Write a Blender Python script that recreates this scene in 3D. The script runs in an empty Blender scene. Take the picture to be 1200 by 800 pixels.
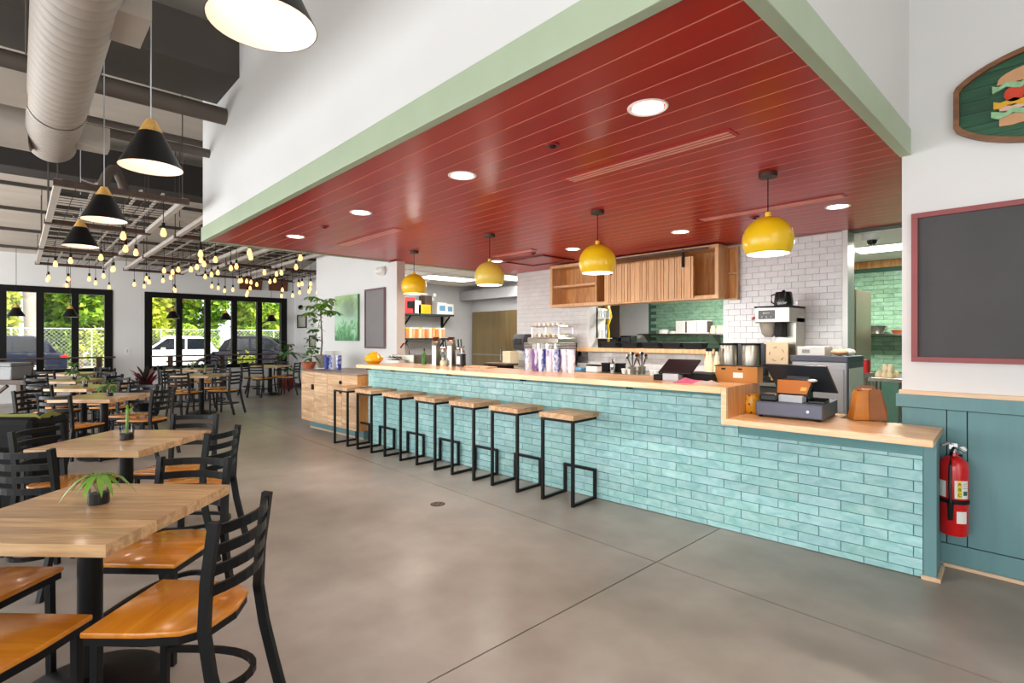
import bpy, bmesh, math, random
from mathutils import Vector, Matrix
random.seed(7)
D = bpy.data
SC = bpy.context.scene
COL = SC.collection
R = math.radians

# ------------------------------------------------------------------ camera
EYE = 1.40
cam = D.objects.new('camera', D.cameras.new('camera'))
COL.objects.link(cam)
cam.location = (0, 0, EYE)
cam.rotation_euler = (R(90), 0, R(47))
cam.data.sensor_width = 36
cam.data.lens = 621 / 1200 * 36
cam.data.shift_y = -4 / 1200
cam.data.clip_start = .05
cam.data.clip_end = 300
SC.camera = cam

# ------------------------------------------------------------------ world, sun, added fill lamps, exposure
W = D.worlds.new('sky')
SC.world = W
W.use_nodes = True
_bg = W.node_tree.nodes['Background']
_bg.inputs['Color'].default_value = (.88, .94, 1, 1)
_bg.inputs['Strength'].default_value = 2.0
_s = D.lights.new('sun', 'SUN'); _s.energy = 8; _s.angle = R(3); _s.color = (1, .95, .84)
sun = D.objects.new('sun', _s); COL.objects.link(sun)
sun.rotation_euler = Vector((-.62, -.42, -.85)).to_track_quat('-Z', 'Y').to_euler()
def area(name, loc, direction, sx, sy, watts, col=(1, 1, 1)):
    l = D.lights.new(name, 'AREA'); l.shape = 'RECTANGLE'; l.size = sx; l.size_y = sy; l.energy = watts; l.color = col
    o = D.objects.new(name, l); COL.objects.link(o); o.location = loc
    o.rotation_euler = Vector(direction).to_track_quat('-Z', 'Z').to_euler()
    return o
area('front_fill_left', (-11.0, -4.8, 1.6), (0, 1, .12), 9, 2.8, 420, (1, .985, .96))  # added fill, stands in for unseen front windows
area('front_fill_right', (-1.2, -4.8, 1.6), (0, 1, -.08), 8.5, 2.8, 130, (1, .985, .96))  # second, weaker fill added on the unseen front side
area('side_fill', (3.9, -1.0, 2.3), (-1, .1, .05), 6, 4, 130, (1, .985, .96))  # added side fill, the wall behind it has no window
SC.view_settings.view_transform = 'Standard'
SC.view_settings.look = 'None'
SC.view_settings.gamma = 1
SC.view_settings.use_curve_mapping = False
SC.view_settings.exposure = 0.2

# ------------------------------------------------------------------ frames of reference
CA = R(43)
FX, FY, RX, RY = -math.cos(CA), math.sin(CA), math.sin(CA), math.cos(CA)
SK = R(4)                                   # the counter stands 4 degrees off the building's axes
def cl(x, y, z=0): return (x * math.cos(SK) - y * math.sin(SK), x * math.sin(SK) + y * math.cos(SK), z)
def ld(lat, dep, z=0): return (lat * RX + dep * FX, lat * RY + dep * FY, z)
def ray(u, v):
    r = (u - 600) / 621; return (RX * r + FX, RY * r + FY, -(v - 396) / 621)
def on_x(u, v, X): d = ray(u, v); t = X / d[0]; return (X, t * d[1], EYE + t * d[2])
def on_y(u, v, Y): d = ray(u, v); t = Y / d[1]; return (t * d[0], Y, EYE + t * d[2])
def on_z(u, v, z): d = ray(u, v); t = (z - EYE) / d[2]; return (t * d[0], t * d[1], z)
def to_c(p): return (p[0] * math.cos(SK) + p[1] * math.sin(SK), -p[0] * math.sin(SK) + p[1] * math.cos(SK), p[2])

# ------------------------------------------------------------------ materials
def lin(c): return tuple((x / 255 / 12.92 if x / 255 <= .04045 else ((x / 255 + .055) / 1.055) ** 2.4) for x in c)
def base_mat(name, rough=.5, metal=0, coat=0):
    m = D.materials.new(name); m.use_nodes = True
    b = m.node_tree.nodes['Principled BSDF']
    b.inputs['Roughness'].default_value = rough; b.inputs['Metallic'].default_value = metal
    if coat: b.inputs['Coat Weight'].default_value = coat; b.inputs['Coat Roughness'].default_value = .08
    return m, m.node_tree, b
def coords(nt, scale=(1, 1, 1), rnd=True, gen='Object'):
    tc = nt.nodes.new('ShaderNodeTexCoord'); mp = nt.nodes.new('ShaderNodeMapping'); mp.inputs['Scale'].default_value = scale
    src = tc.outputs[gen]
    if rnd:
        oi = nt.nodes.new('ShaderNodeObjectInfo'); ml = nt.nodes.new('ShaderNodeMath'); ml.operation = 'MULTIPLY'; ml.inputs[1].default_value = 53.
        ad = nt.nodes.new('ShaderNodeVectorMath'); ad.operation = 'ADD'
        nt.links.new(oi.outputs['Random'], ml.inputs[0]); nt.links.new(src, ad.inputs[0]); nt.links.new(ml.outputs[0], ad.inputs[1])
        src = ad.outputs[0]
    nt.links.new(src, mp.inputs['Vector'])
    return mp.outputs[0]
def ramp(nt, fac, stops):
    r = nt.nodes.new('ShaderNodeValToRGB')
    el = r.color_ramp.elements
    while len(el) < len(stops): el.new(.5)
    for e, (p, c) in zip(el, stops): e.position = p; e.color = (*c, 1)
    nt.links.new(fac, r.inputs[0]); return r.outputs[0]
def noise(nt, vec, scale, detail=4, dist=0, rough=.55):
    n = nt.nodes.new('ShaderNodeTexNoise'); n.inputs['Scale'].default_value = scale; n.inputs['Detail'].default_value = detail
    n.inputs['Distortion'].default_value = dist; n.inputs['Roughness'].default_value = rough
    nt.links.new(vec, n.inputs['Vector']); return n.outputs['Fac']
def rnd_value(nt, col, amt, hue=0):
    oi = nt.nodes.new('ShaderNodeObjectInfo'); mr = nt.nodes.new('ShaderNodeMapRange')
    mr.inputs['To Min'].default_value = 1 - amt; mr.inputs['To Max'].default_value = 1 + amt
    nt.links.new(oi.outputs['Random'], mr.inputs['Value'])
    hs = nt.nodes.new('ShaderNodeHueSaturation'); nt.links.new(mr.outputs[0], hs.inputs['Value']); nt.links.new(col, hs.inputs['Color'])
    if hue:
        w = nt.nodes.new('ShaderNodeMath'); w.operation = 'MULTIPLY'; w.inputs[1].default_value = 7.31
        fr = nt.nodes.new('ShaderNodeMath'); fr.operation = 'FRACT'; m2 = nt.nodes.new('ShaderNodeMapRange')
        m2.inputs['To Min'].default_value = .5 - hue; m2.inputs['To Max'].default_value = .5 + hue
        nt.links.new(oi.outputs['Random'], w.inputs[0]); nt.links.new(w.outputs[0], fr.inputs[0]); nt.links.new(fr.outputs[0], m2.inputs['Value']); nt.links.new(m2.outputs[0], hs.inputs['Hue'])
    return hs.outputs[0]
def bump(nt, b, h, strength, dist=.01):
    n = nt.nodes.new('ShaderNodeBump'); n.inputs['Strength'].default_value = strength; n.inputs['Distance'].default_value = dist
    nt.links.new(h, n.inputs['Height']); nt.links.new(n.outputs[0], b.inputs['Normal'])
def plain(name, rgb, rough=.5, metal=0, var=.05, scale=6, rnd=0, bmp=0, coat=0, stretch=(1, 1, 1), hue=0, bscale=None):
    m, nt, b = base_mat(name, rough, metal, coat)
    c = lin(rgb); lo = tuple(x * (1 - var) for x in c); hi = tuple(min(1, x * (1 + var)) for x in c)
    v = coords(nt, stretch, rnd > 0); n = noise(nt, v, scale)
    o = ramp(nt, n, [(.3, lo), (.7, hi)])
    if rnd: o = rnd_value(nt, o, rnd, hue)
    nt.links.new(o, b.inputs['Base Color'])
    if bmp: bump(nt, b, noise(nt, v, bscale or scale * 6), bmp)
    return m
def wood(name, dark, light, axis=0, rough=.4, rnd=.1, coat=0, scale=1., contrast=.25):
    m, nt, b = base_mat(name, rough, 0, coat)
    st = [9 * scale] * 3; st[axis] = .9 * scale
    v = coords(nt, st, True)
    n = noise(nt, v, 1.6, 6, 1.4, .6)
    st2 = [60 * scale] * 3; st2[axis] = 2. * scale
    n2 = noise(nt, coords(nt, st2, True), 1., 3, .4)
    mx = nt.nodes.new('ShaderNodeMath'); mx.operation = 'MULTIPLY_ADD'; mx.inputs[1].default_value = .35
    sb = nt.nodes.new('ShaderNodeMath'); sb.operation = 'SUBTRACT'; sb.inputs[1].default_value = .17
    nt.links.new(n2, mx.inputs[0]); nt.links.new(n, mx.inputs[2]); nt.links.new(mx.outputs[0], sb.inputs[0])
    mid = tuple((a + c) / 2 for a, c in zip(lin(dark), lin(light)))
    o = ramp(nt, sb.outputs[0], [(.5 - contrast, lin(dark)), (.5, mid), (.5 + contrast * .7, lin(light))])
    if rnd: o = rnd_value(nt, o, rnd)
    nt.links.new(o, b.inputs['Base Color']); bump(nt, b, n2, .06, .004)
    return m
def emit(name, rgb, strength):
    m, nt, b = base_mat(name, .4)
    b.inputs['Base Color'].default_value = (*lin(rgb), 1); b.inputs['Emission Color'].default_value = (*lin(rgb), 1); b.inputs['Emission Strength'].default_value = strength
    return m
def thin_glass(name, rgb=(255, 255, 255), refl=1.):
    m = D.materials.new(name); m.use_nodes = True; nt = m.node_tree; nt.nodes.clear()
    o = nt.nodes.new('ShaderNodeOutputMaterial'); t = nt.nodes.new('ShaderNodeBsdfTransparent'); g = nt.nodes.new('ShaderNodeBsdfGlossy')
    t.inputs[0].default_value = (*lin(rgb), 1); g.inputs['Roughness'].default_value = .02
    f = nt.nodes.new('ShaderNodeFresnel'); f.inputs[0].default_value = 1.4
    k = nt.nodes.new('ShaderNodeMath'); k.operation = 'MULTIPLY'; k.inputs[1].default_value = refl
    x = nt.nodes.new('ShaderNodeMixShader')
    nt.links.new(f.outputs[0], k.inputs[0]); nt.links.new(k.outputs[0], x.inputs[0]); nt.links.new(t.outputs[0], x.inputs[1]); nt.links.new(g.outputs[0], x.inputs[2]); nt.links.new(x.outputs[0], o.inputs[0])
    return m

M = {}
def dull(k, v=.22): M[k].node_tree.nodes['Principled BSDF'].inputs['Specular IOR Level'].default_value = v
M['white'] = plain('white wall paint', (224, 224, 223), .75, var=.012, scale=2)
M['offwhite'] = plain('white enamel', (238, 236, 230), .4, var=.02)
M['greywall'] = plain('grey wall paint', (186, 188, 190), .7, var=.02)
M['black'] = plain('black powder coat', (19, 19, 20), .36, var=.1, scale=12)
M['blackmatte'] = plain('matte black', (20, 20, 21), .6, var=.1)
M['blackgloss'] = plain('black plastic', (22, 23, 25), .25, var=.05)
M['frame'] = plain('black window frame', (9, 9, 10), .45, var=.1)
for _k in ('black', 'blackmatte', 'frame'): dull(_k)
M['green_beam'] = plain('sage green paint', (176, 192, 164), .45, var=.03)
M['red'] = plain('red plank paint', (182, 25, 15), .285, var=.06, scale=3, rnd=.05, stretch=(.4, 3, 3))
M['red'].node_tree.nodes['Principled BSDF'].inputs['Specular IOR Level'].default_value = .3
M['groove'] = plain('painted groove highlight', (226, 132, 112), .5, var=.05)  # pink tint paints in window light caught by the plank seams
M['teal'] = plain('teal joinery paint', (104, 146, 150), .5, var=.04, scale=4, stretch=(6, 6, .6))
M['apron'] = plain('teal apron paint', (96, 150, 152), .5, var=.04)
M['grout'] = plain('teal grout', (128, 168, 168), .85, var=.06)
M['wgrout'] = plain('grey grout', (176, 174, 170), .9, var=.04)
M['ggrout'] = plain('green grout', (70, 104, 88), .9, var=.06)
def glaze(name, dark, light, rnd, hue, rough=.16, scale=9, bstr=.25):
    m, nt, b = base_mat(name, rough)
    v = coords(nt, (1, 1, 1.6), True)
    o = ramp(nt, noise(nt, v, scale, 5, .8), [(.28, lin(dark)), (.72, lin(light))])
    nt.links.new(rnd_value(nt, o, rnd, hue), b.inputs['Base Color']); bump(nt, b, noise(nt, v, scale * 1.4, 2), bstr, .006)
    return m
M['tile'] = glaze('aqua glazed tile', (138, 195, 197), (184, 225, 225), .08, .012)
M['wtile'] = glaze('white glazed tile', (222, 223, 224), (236, 236, 236), .03, 0, .14, 6, .12)
M['gtile'] = glaze('sea green glazed tile', (116, 158, 130), (164, 200, 168), .12, .01, .2)
M['maple'] = wood('oiled maple', (196, 132, 76), (240, 198, 146), 0, .3, .05, .25, 1, .3)
M['mapleend'] = wood('pale maple edge', (226, 178, 126), (250, 222, 182), 0, .35, .03, .2, 1, .3)
M['table'] = wood('ash table wood', (164, 116, 72), (226, 186, 136), 0, .3, .13, .3, 1, .26)
M['seat'] = wood('amber plywood seat', (200, 112, 22), (234, 154, 46), 0, .22, .05, .5, .8, .35)
M['stool'] = wood('stool board', (164, 120, 84), (230, 190, 146), 1, .45, .16, 0, 1, .25)
M['console'] = wood('rustic spruce', (178, 132, 92), (236, 204, 164), 0, .55, .08, 0, .8, .25)
M['cabinet'] = wood('hickory board', (184, 112, 52), (232, 178, 112), 2, .45, .13, .1, 1, .28)
M['slat'] = wood('hickory slat', (206, 146, 92), (238, 194, 142), 2, .45, .1, .1, 1, .3)
M['brownwood'] = wood('dark brown timber', (50, 34, 26), (84, 60, 46), 0, .5, .1)
M['walnut'] = wood('walnut rim', (92, 58, 36), (140, 96, 62), 0, .45, .1)
M['goldwood'] = wood('pale ash cap', (198, 142, 66), (236, 192, 108), 2, .4, .1)
M['shoe'] = wood('pale pine trim', (214, 178, 140), (240, 212, 180), 0, .5, .05)
M['duct'] = plain('painted spiral duct', (170, 160, 150), .55, var=.05, scale=3)
M['ductlight'] = plain('painted sheet duct', (176, 166, 155), .55, var=.06, scale=3)
M['darkduct'] = plain('dark painted steel', (66, 60, 54), .65, var=.12, scale=2)
M['pipe'] = plain('brown painted pipe', (92, 82, 74), .6, var=.1, scale=3)
M['deck'] = plain('painted roof deck', (190, 180, 168), .7, var=.08, scale=2, stretch=(3, .5, 1))
M['palebar'] = plain('pale steel strut', (196, 188, 180), .5, .1, var=.05)
M['steel'] = plain('brushed stainless steel', (172, 166, 154), .28, 1, var=.06, scale=5, stretch=(.3, .3, 30))
M['steeldark'] = plain('smoky stainless steel', (138, 126, 106), .36, .75, var=.08, scale=5, stretch=(20, .3, .3))
M['cooler'] = plain('golden brushed steel', (150, 132, 96), .32, .85, var=.12, scale=1.2, stretch=(6, .3, .5))
M['chrome'] = plain('polished chrome', (215, 215, 215), .1, 1, var=.02)
M['yellow'] = plain('yellow enamel', (244, 202, 26), .3, var=.03, coat=.3)
M['yellowold'] = plain('faded yellow enamel', (226, 202, 84), .35, var=.05, coat=.2)
M['shadein'] = plain('white shade lining', (226, 208, 198), .5, var=.01)
M['warm'] = emit('warm filament glow', (255, 190, 110), 9)
M['bulbglass'] = emit('lit bulb glass', (255, 196, 120), 1.7)
M['lamp'] = emit('white lamp glow', (255, 244, 226), 7)
M['panel'] = emit('fluorescent panel glow', (255, 252, 244), 4)
M['redpaint'] = plain('extinguisher red', (206, 14, 18), .22, var=.04, coat=.4)
M['burgundy'] = plain('burgundy frame paint', (148, 76, 76), .5, var=.05)
M['slate'] = plain('chalkboard slate', (70, 68, 70), .62, var=.1, scale=3)
M['slate2'] = plain('grey chalkboard', (128, 124, 126), .6, var=.05, scale=3)
M['plumframe'] = plain('plum brown frame', (106, 82, 84), .5, var=.05)
dull('redpaint', .5)
M['leather'] = plain('tan leather', (196, 122, 40), .45, var=.12, scale=9, bmp=.1)
M['leatherside'] = plain('brown suede', (146, 92, 56), .7, var=.1, scale=9)
M['card'] = plain('brown cardboard', (190, 126, 62), .8, var=.05)
M['register'] = plain('slate grey enamel', (78, 82, 94), .45, var=.04)
M['greyplastic'] = plain('grey plastic', (150, 152, 154), .5, var=.04)
M['lightgrey'] = plain('light grey plastic', (188, 190, 196), .45, var=.03)
M['paper'] = plain('white paper', (236, 234, 228), .7, var=.02)
M['cream'] = plain('cream ceramic', (238, 222, 184), .35, var=.03)
M['brochure'] = plain('orange brown screen card', (176, 100, 34), .4, var=.05)
M['pink'] = plain('pink cloth', (196, 92, 120), .8, var=.1, scale=20)
M['greycloth'] = plain('grey cloth', (186, 170, 158), .85, var=.06)
M['leaf'] = plain('green leaf', (70, 122, 44), .45, var=.3, scale=12)
M['leafbright'] = plain('bright green leaf', (116, 160, 56), .45, var=.25, scale=12)
M['stem'] = plain('plant stem', (150, 140, 84), .6, var=.1)
M['bark'] = plain('grey bark', (120, 106, 92), .85, var=.2, scale=14, bmp=.3)
M['maroon'] = plain('maroon leaf', (120, 22, 50), .4, var=.4, scale=8)
M['darkleaf'] = plain('dark bronze leaf', (52, 40, 34), .45, var=.3, scale=8)
M['terracotta'] = plain('terracotta', (176, 92, 62), .7, var=.08)
M['redpot'] = plain('red glazed pot', (140, 34, 34), .3, var=.08)
M['greypot'] = plain('grey stone pot', (168, 164, 150), .7, var=.08)
M['soil'] = plain('dark pebbles', (38, 34, 36), .8, var=.3, scale=60, bmp=.4)
M['glass'] = thin_glass('clear glass')
M['jar'] = thin_glass('jar glass', (236, 240, 240), 1.6)
M['nylon'] = plain('black padded nylon', (14, 14, 15), .6, var=.15, scale=20)
dull('nylon', .12)
M['olive'] = plain('olive strap', (120, 122, 50), .7, var=.1)
M['yellowgreen'] = plain('yellow ceramic', (232, 176, 22), .25, var=.05, coat=.3)
M['red2'] = plain('red tin', (196, 40, 44), .4, var=.05)
M['blue'] = plain('blue print', (92, 150, 190), .5, var=.05)
M['brownpanel'] = plain('rust brown panel', (104, 58, 34), .6, var=.12, scale=3)
M['asphalt'] = plain('pale parking ground', (176, 164, 146), .9, var=.1, scale=1)
M['fence'] = plain('galvanised wire', (186, 192, 184), .5, .2, var=.05)
M['blind'] = plain('ceiling tile', (226, 224, 218), .85, var=.02)
M['greenlight'] = plain('sea green paint', (92, 124, 106), .6, var=.05)
# --- concrete floor: polished, mottled
def concrete():
    m, nt, b = base_mat('polished concrete', .24)
    v = coords(nt, (1, 1, 1), False)
    n1 = noise(nt, v, .6, 3, 0, .45); n2 = noise(nt, v, 3.1, 3, 0, .5)
    a = nt.nodes.new('ShaderNodeMath'); a.operation = 'MULTIPLY_ADD'; a.inputs[1].default_value = .45
    s = nt.nodes.new('ShaderNodeMath'); s.operation = 'SUBTRACT'; s.inputs[1].default_value = .22
    nt.links.new(n2, a.inputs[0]); nt.links.new(n1, a.inputs[2]); nt.links.new(a.outputs[0], s.inputs[0])
    o = ramp(nt, s.outputs[0], [(.25, lin((118, 108, 99))), (.5, lin((146, 136, 127))), (.75, lin((172, 163, 155)))])
    nt.links.new(o, b.inputs['Base Color'])
    rr = nt.nodes.new('ShaderNodeMapRange'); rr.inputs['To Min'].default_value = .29; rr.inputs['To Max'].default_value = .35
    nt.links.new(n2, rr.inputs['Value']); nt.links.new(rr.outputs[0], b.inputs['Roughness'])
    bump(nt, b, n1, .05, .02)
    return m
M['concrete'] = concrete()
def painting():
    m, nt, b = base_mat('green abstract painting', .5)
    v = coords(nt, (1, 1, 1), False)
    n = noise(nt, v, 4.5, 8, 1.2, .75)
    tc = nt.nodes.new('ShaderNodeTexCoord'); sp = nt.nodes.new('ShaderNodeSeparateXYZ'); nt.links.new(tc.outputs['Generated'], sp.inputs[0])
    a = nt.nodes.new('ShaderNodeMath'); a.operation = 'MULTIPLY_ADD'; a.inputs[1].default_value = .55; nt.links.new(sp.outputs['Z'], a.inputs[0]); nt.links.new(n, a.inputs[2])
    s = nt.nodes.new('ShaderNodeMath'); s.operation = 'SUBTRACT'; s.inputs[1].default_value = .25; nt.links.new(a.outputs[0], s.inputs[0])
    o = ramp(nt, s.outputs[0], [(.22, lin((50, 122, 74))), (.36, lin((112, 176, 118))), (.46, lin((176, 220, 188))), (.62, lin((190, 222, 196))), (.8, lin((160, 196, 132)))])
    nt.links.new(o, b.inputs['Base Color']); return m
M['painting'] = painting()
def banded(name, colA, colB, colC, scale=60, axis='z'):
    m, nt, b = base_mat(name, .45)
    n = noise(nt, coords(nt, (38, 38, 22), True), 1., 2); n2 = noise(nt, coords(nt, (11, 11, 1.2), True), 1., 1)
    a = nt.nodes.new('ShaderNodeMath'); a.operation = 'MULTIPLY_ADD'; a.inputs[1].default_value = .45; s = nt.nodes.new('ShaderNodeMath'); s.operation = 'SUBTRACT'; s.inputs[1].default_value = .22
    nt.links.new(n, a.inputs[0]); nt.links.new(n2, a.inputs[2]); nt.links.new(a.outputs[0], s.inputs[0])
    o = ramp(nt, s.outputs[0], [(.44, lin(colA)), (.52, lin(colB)), (.6, lin(colC))])
    nt.links.new(o, b.inputs['Base Color']); return m
M['cupblue'] = banded('blue printed paper cup', (240, 242, 248), (196, 204, 232), (52, 72, 160), 14)
M['cuppurple'] = banded('violet printed paper cup', (242, 242, 248), (206, 196, 228), (120, 74, 150), 14)
M['tortoise'] = None
def tortoise():
    m, nt, b = base_mat('tortoiseshell glaze', .2)
    v = coords(nt, (1, 1, 1), False)
    vo = nt.nodes.new('ShaderNodeTexVoronoi'); vo.inputs['Scale'].default_value = 34; nt.links.new(v, vo.inputs['Vector'])
    o = ramp(nt, vo.outputs['Distance'], [(.22, lin((84, 46, 20))), (.34, lin((226, 158, 40)))])
    nt.links.new(o, b.inputs['Base Color']); return m
M['tortoise'] = tortoise()
def carpaint(name, rgb): 
    m = plain(name, rgb, .4, .0, var=.02); m.node_tree.nodes['Principled BSDF'].inputs['Specular IOR Level'].default_value = .2; return m

# ------------------------------------------------------------------ mesh builder
class MB:
    def __init__(s): s.v = []; s.f = []
    def add(s, vs, fs, mat=None):
        n = len(s.v)
        s.v += [tuple(mat @ Vector(v)) for v in vs] if mat is not None else [tuple(v) for v in vs]
        s.f += [tuple(i + n for i in f) for f in fs]; return s
    def box(s, x0, x1, y0, y1, z0, z1, mat=None):
        return s.add([(x0, y0, z0), (x1, y0, z0), (x1, y1, z0), (x0, y1, z0), (x0, y0, z1), (x1, y0, z1), (x1, y1, z1), (x0, y1, z1)],
                     [(0, 3, 2, 1), (4, 5, 6, 7), (0, 1, 5, 4), (1, 2, 6, 5), (2, 3, 7, 6), (3, 0, 4, 7)], mat)
    def sweep(s, pts, w, h=None, n=4, cap=True, closed=False, up=(0, 0, 1), rs=None):
        # square (n=4) or round section along a path
        h = h or w; P = [Vector(p) for p in pts]; k = len(P); vs = []
        for i, p in enumerate(P):
            a = P[(i - 1) % k] if (closed or i > 0) else P[i]; b = P[(i + 1) % k] if (closed or i < k - 1) else P[i]
            t = (b - a).normalized(); u = Vector(up)
            if abs(t.dot(u)) > .98: u = Vector((0, 1, 0)) if abs(t.y) < .9 else Vector((1, 0, 0))
            sx = t.cross(u).normalized(); sy = sx.cross(t).normalized(); q = rs[i] if rs else 1
            for j in range(n):
                if n == 4: cx, cy = ((-1, -1), (1, -1), (1, 1), (-1, 1))[j]
                else: cx, cy = math.cos(2 * math.pi * j / n), math.sin(2 * math.pi * j / n)
                vs.append(p + sx * (cx * w / 2 * q) + sy * (cy * h / 2 * q))
        fs = []
        for i in range(k if closed else k - 1):
            for j in range(n):
                a, b = i * n + j, i * n + (j + 1) % n; c, d = ((i + 1) % k) * n + (j + 1) % n, ((i + 1) % k) * n + j
                fs.append((a, b, c, d))
        if cap and not closed: fs.append(tuple(reversed(range(n)))); fs.append(tuple((k - 1) * n + j for j in range(n)))
        return s.add(vs, fs)
    def rod(s, p, q, d, n=8): return s.sweep([p, q], d, d, n)
    def lathe(s, prof, n=20, c=(0, 0, 0), mat=None, closed=False):
        vs = []; fs = []; k = len(prof)
        for i in range(n):
            a = 2 * math.pi * i / n
            for r, z in prof: vs.append((c[0] + r * math.cos(a), c[1] + r * math.sin(a), c[2] + z))
        for i in range(n):
            for j in range(k - 1):
                a, b = i * k + j, ((i + 1) % n) * k + j
                fs.append((a, b, b + 1, a + 1))
        return s.add(vs, fs, mat)
    def cyl(s, c, r, z0, z1, n=16, r2=None, mat=None):
        r2 = r if r2 is None else r2
        return s.lathe([(.0001, z0), (r, z0), (r2, z1), (.0001, z1)], n, c, mat)
    def prism(s, poly, d0, d1, plane='xy'):
        k = len(poly)
        f = {'xy': lambda a, b, d: (a, b, d), 'xz': lambda a, b, d: (a, d, b), 'yz': lambda a, b, d: (d, a, b)}[plane]
        vs = [f(a, b, d0) for a, b in poly] + [f(a, b, d1) for a, b in poly]
        fs = [tuple(reversed(range(k))), tuple(range(k, 2 * k))] + [(i, (i + 1) % k, k + (i + 1) % k, k + i) for i in range(k)]
        return s.add(vs, fs)
    def ball(s, c, r, n=12, m=8, sz=1.):
        return s.lathe([(max(.0001, r * math.sin(math.pi * i / m)), -r * sz * math.cos(math.pi * i / m)) for i in range(m + 1)], n, c)
    def leaf(s, p, d, L, w, bend=.3, up=(0, 0, 1)):
        p = Vector(p); d = Vector(d).normalized(); u = Vector(up); sd = d.cross(u)
        sd = sd.normalized() if sd.length > .05 else Vector((1, 0, 0)); nn = sd.cross(d).normalized()
        vs = [p]
        for t, ww in ((.3, .8), (.6, 1.), (.85, .55)):
            q = p + d * (L * t) - Vector((0, 0, 1)) * (bend * L * t * t)
            vs += [q - sd * (w / 2 * ww), q + nn * (-.08 * w), q + sd * (w / 2 * ww)]
        vs.append(p + d * L - Vector((0, 0, 1)) * (bend * L))
        return s.add(vs, [(0, 2, 1), (0, 3, 2), (1, 2, 5, 4), (2, 3, 6, 5), (4, 5, 8, 7), (5, 6, 9, 8), (7, 8, 10), (8, 9, 10)])
    def mesh(s, name, smooth=False, bevel=0, fix=True):
        me = D.meshes.new(name); me.from_pydata(s.v, [], s.f)
        if fix or bevel:
            bm = bmesh.new(); bm.from_mesh(me)
            if fix: bmesh.ops.recalc_face_normals(bm, faces=bm.faces)
            if bevel:
                ed = [e for e in bm.edges if len(e.link_faces) == 2 and e.calc_face_angle(0) > .6]
                bmesh.ops.bevel(bm, geom=ed, offset=bevel, segments=2, affect='EDGES', profile=.5)
            bm.to_mesh(me); bm.free()
        if smooth:
            me.polygons.foreach_set('use_smooth', [True] * len(me.polygons)); me.set_sharp_from_angle(angle=R(38))
        return me
    def build(s, name, mat, parent=None, loc=(0, 0, 0), rz=0, smooth=False, bevel=0, fix=True):
        me = s.mesh(name, smooth, bevel, fix); me.materials.append(M[mat] if isinstance(mat, str) else mat)
        return obj(name, me, parent, loc, rz)
def obj(name, me, parent=None, loc=(0, 0, 0), rz=0):
    o = D.objects.new(name, me); COL.objects.link(o); o.location = loc; o.rotation_euler = (0, 0, rz)
    if parent: o.parent = parent
    return o
def tag(o, label=None, cat=None, group=None, kind=None):
    if label: o['label'] = label
    if cat: o['category'] = cat
    if group: o['group'] = group
    if kind: o['kind'] = kind
    return o
def thing(name, label, cat, loc=(0, 0, 0), rz=0, group=None):
    return tag(obj(name, None, None, loc, rz), label, cat, group)
def struct(o): o['kind'] = 'structure'; return o
def dup(root, loc, rz, label=None, group=None):
    def cp(o, par):
        c = o.copy(); COL.objects.link(c)
        if par: c.parent = par
        for ch in kids.get(o.name, []): cp(ch, c)
        return c
    kids = {}
    for o in [root] + list(root.children_recursive):
        kids[o.name] = list(o.children)
    c = cp(root, None); c.location = loc; c.rotation_euler = (0, 0, rz)
    if label: c['label'] = label
    if group: c['group'] = group
    return c
def BX(*a): return MB().box(*a)
def words(txt, size, mat, parent, loc, rot, name='lettering', depth=.0006):
    cu = D.curves.new('lettering', 'FONT'); cu.body = txt; cu.size = size; cu.extrude = depth; cu.align_x = 'CENTER'; cu.align_y = 'CENTER'
    t = D.objects.new('tmp', cu); COL.objects.link(t)
    me = D.meshes.new_from_object(t.evaluated_get(bpy.context.evaluated_depsgraph_get())); D.objects.remove(t); D.curves.remove(cu)
    me.name = name; me.materials.clear(); me.materials.append(M[mat]); o = obj(name, me, parent, loc); o.rotation_euler = rot
    return o

# ================================================================== SETTING
ZS = 2.584                       # underside of the red soffit
WY = 4.19                        # partition line
BY = 6.66                        # kitchen back wall
XW = -15.7                       # window wall
def zroof(x): return 3.25 + .16 * (x + 15.7)
# floor: four slabs with saw-cut joints between them
fl = struct(BX(XW - .2, 4.2, -5, 9.6, -.16, -.012).build('floor', plain('dark joint base', (58, 54, 50), .9)))  # dark base seen through the slab joints
JX, JY, g = -1.808, 2.92, .004
for a, b, c, d in ((XW - .2, JX, -5, JY), (JX, 4.2, -5, JY), (XW - .2, JX, JY, 9.6), (JX, 4.2, JY, 9.6)):
    BX(a + g, b - g, c + g, d - g, -.012, 0).build('concrete_slab', 'concrete', fl)
# right wall with teal wainscot
wr = struct(BX(-.788, 4.2, WY, WY + .13, 0, 6.2).build('wall_right', 'white'))
BX(-.787, 4.2, WY - .004, WY - .0002, .02, 1.04).build('wainscot_backing', plain('dark teal gap', (30, 46, 50), .8), wr)
BX(-.786, -.563, WY - .012, WY + .0, .144, .957).build('wainscot_panel', 'teal', wr, bevel=.002)
BX(-.558, -.4665, WY - .012, WY + .0, .144, .957).build('wainscot_panel', 'teal', wr, bevel=.002)
for x in (-.461, .76, 1.98): BX(x, x + 1.215, WY - .012, WY, .144, .957).build('wainscot_panel', 'teal', wr, bevel=.002)
BX(-.815, 4.2, WY - .03, WY + .14, .961, 1.041).build('wainscot_rail', 'teal', wr, bevel=.002)
BX(-.795, 4.2, WY - .016, WY + .0, .022, .139).build('wainscot_base', 'teal', wr, bevel=.002)
BX(-.80, 4.2, WY - .032, WY + .14, 1.041, 1.068).build('cap_rail', 'shoe', wr, bevel=.003)
struct(BX(-.575, 4.2, WY - .034, WY - .012, 0, .022).build('baseboard_right', 'shoe', bevel=.006))
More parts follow.
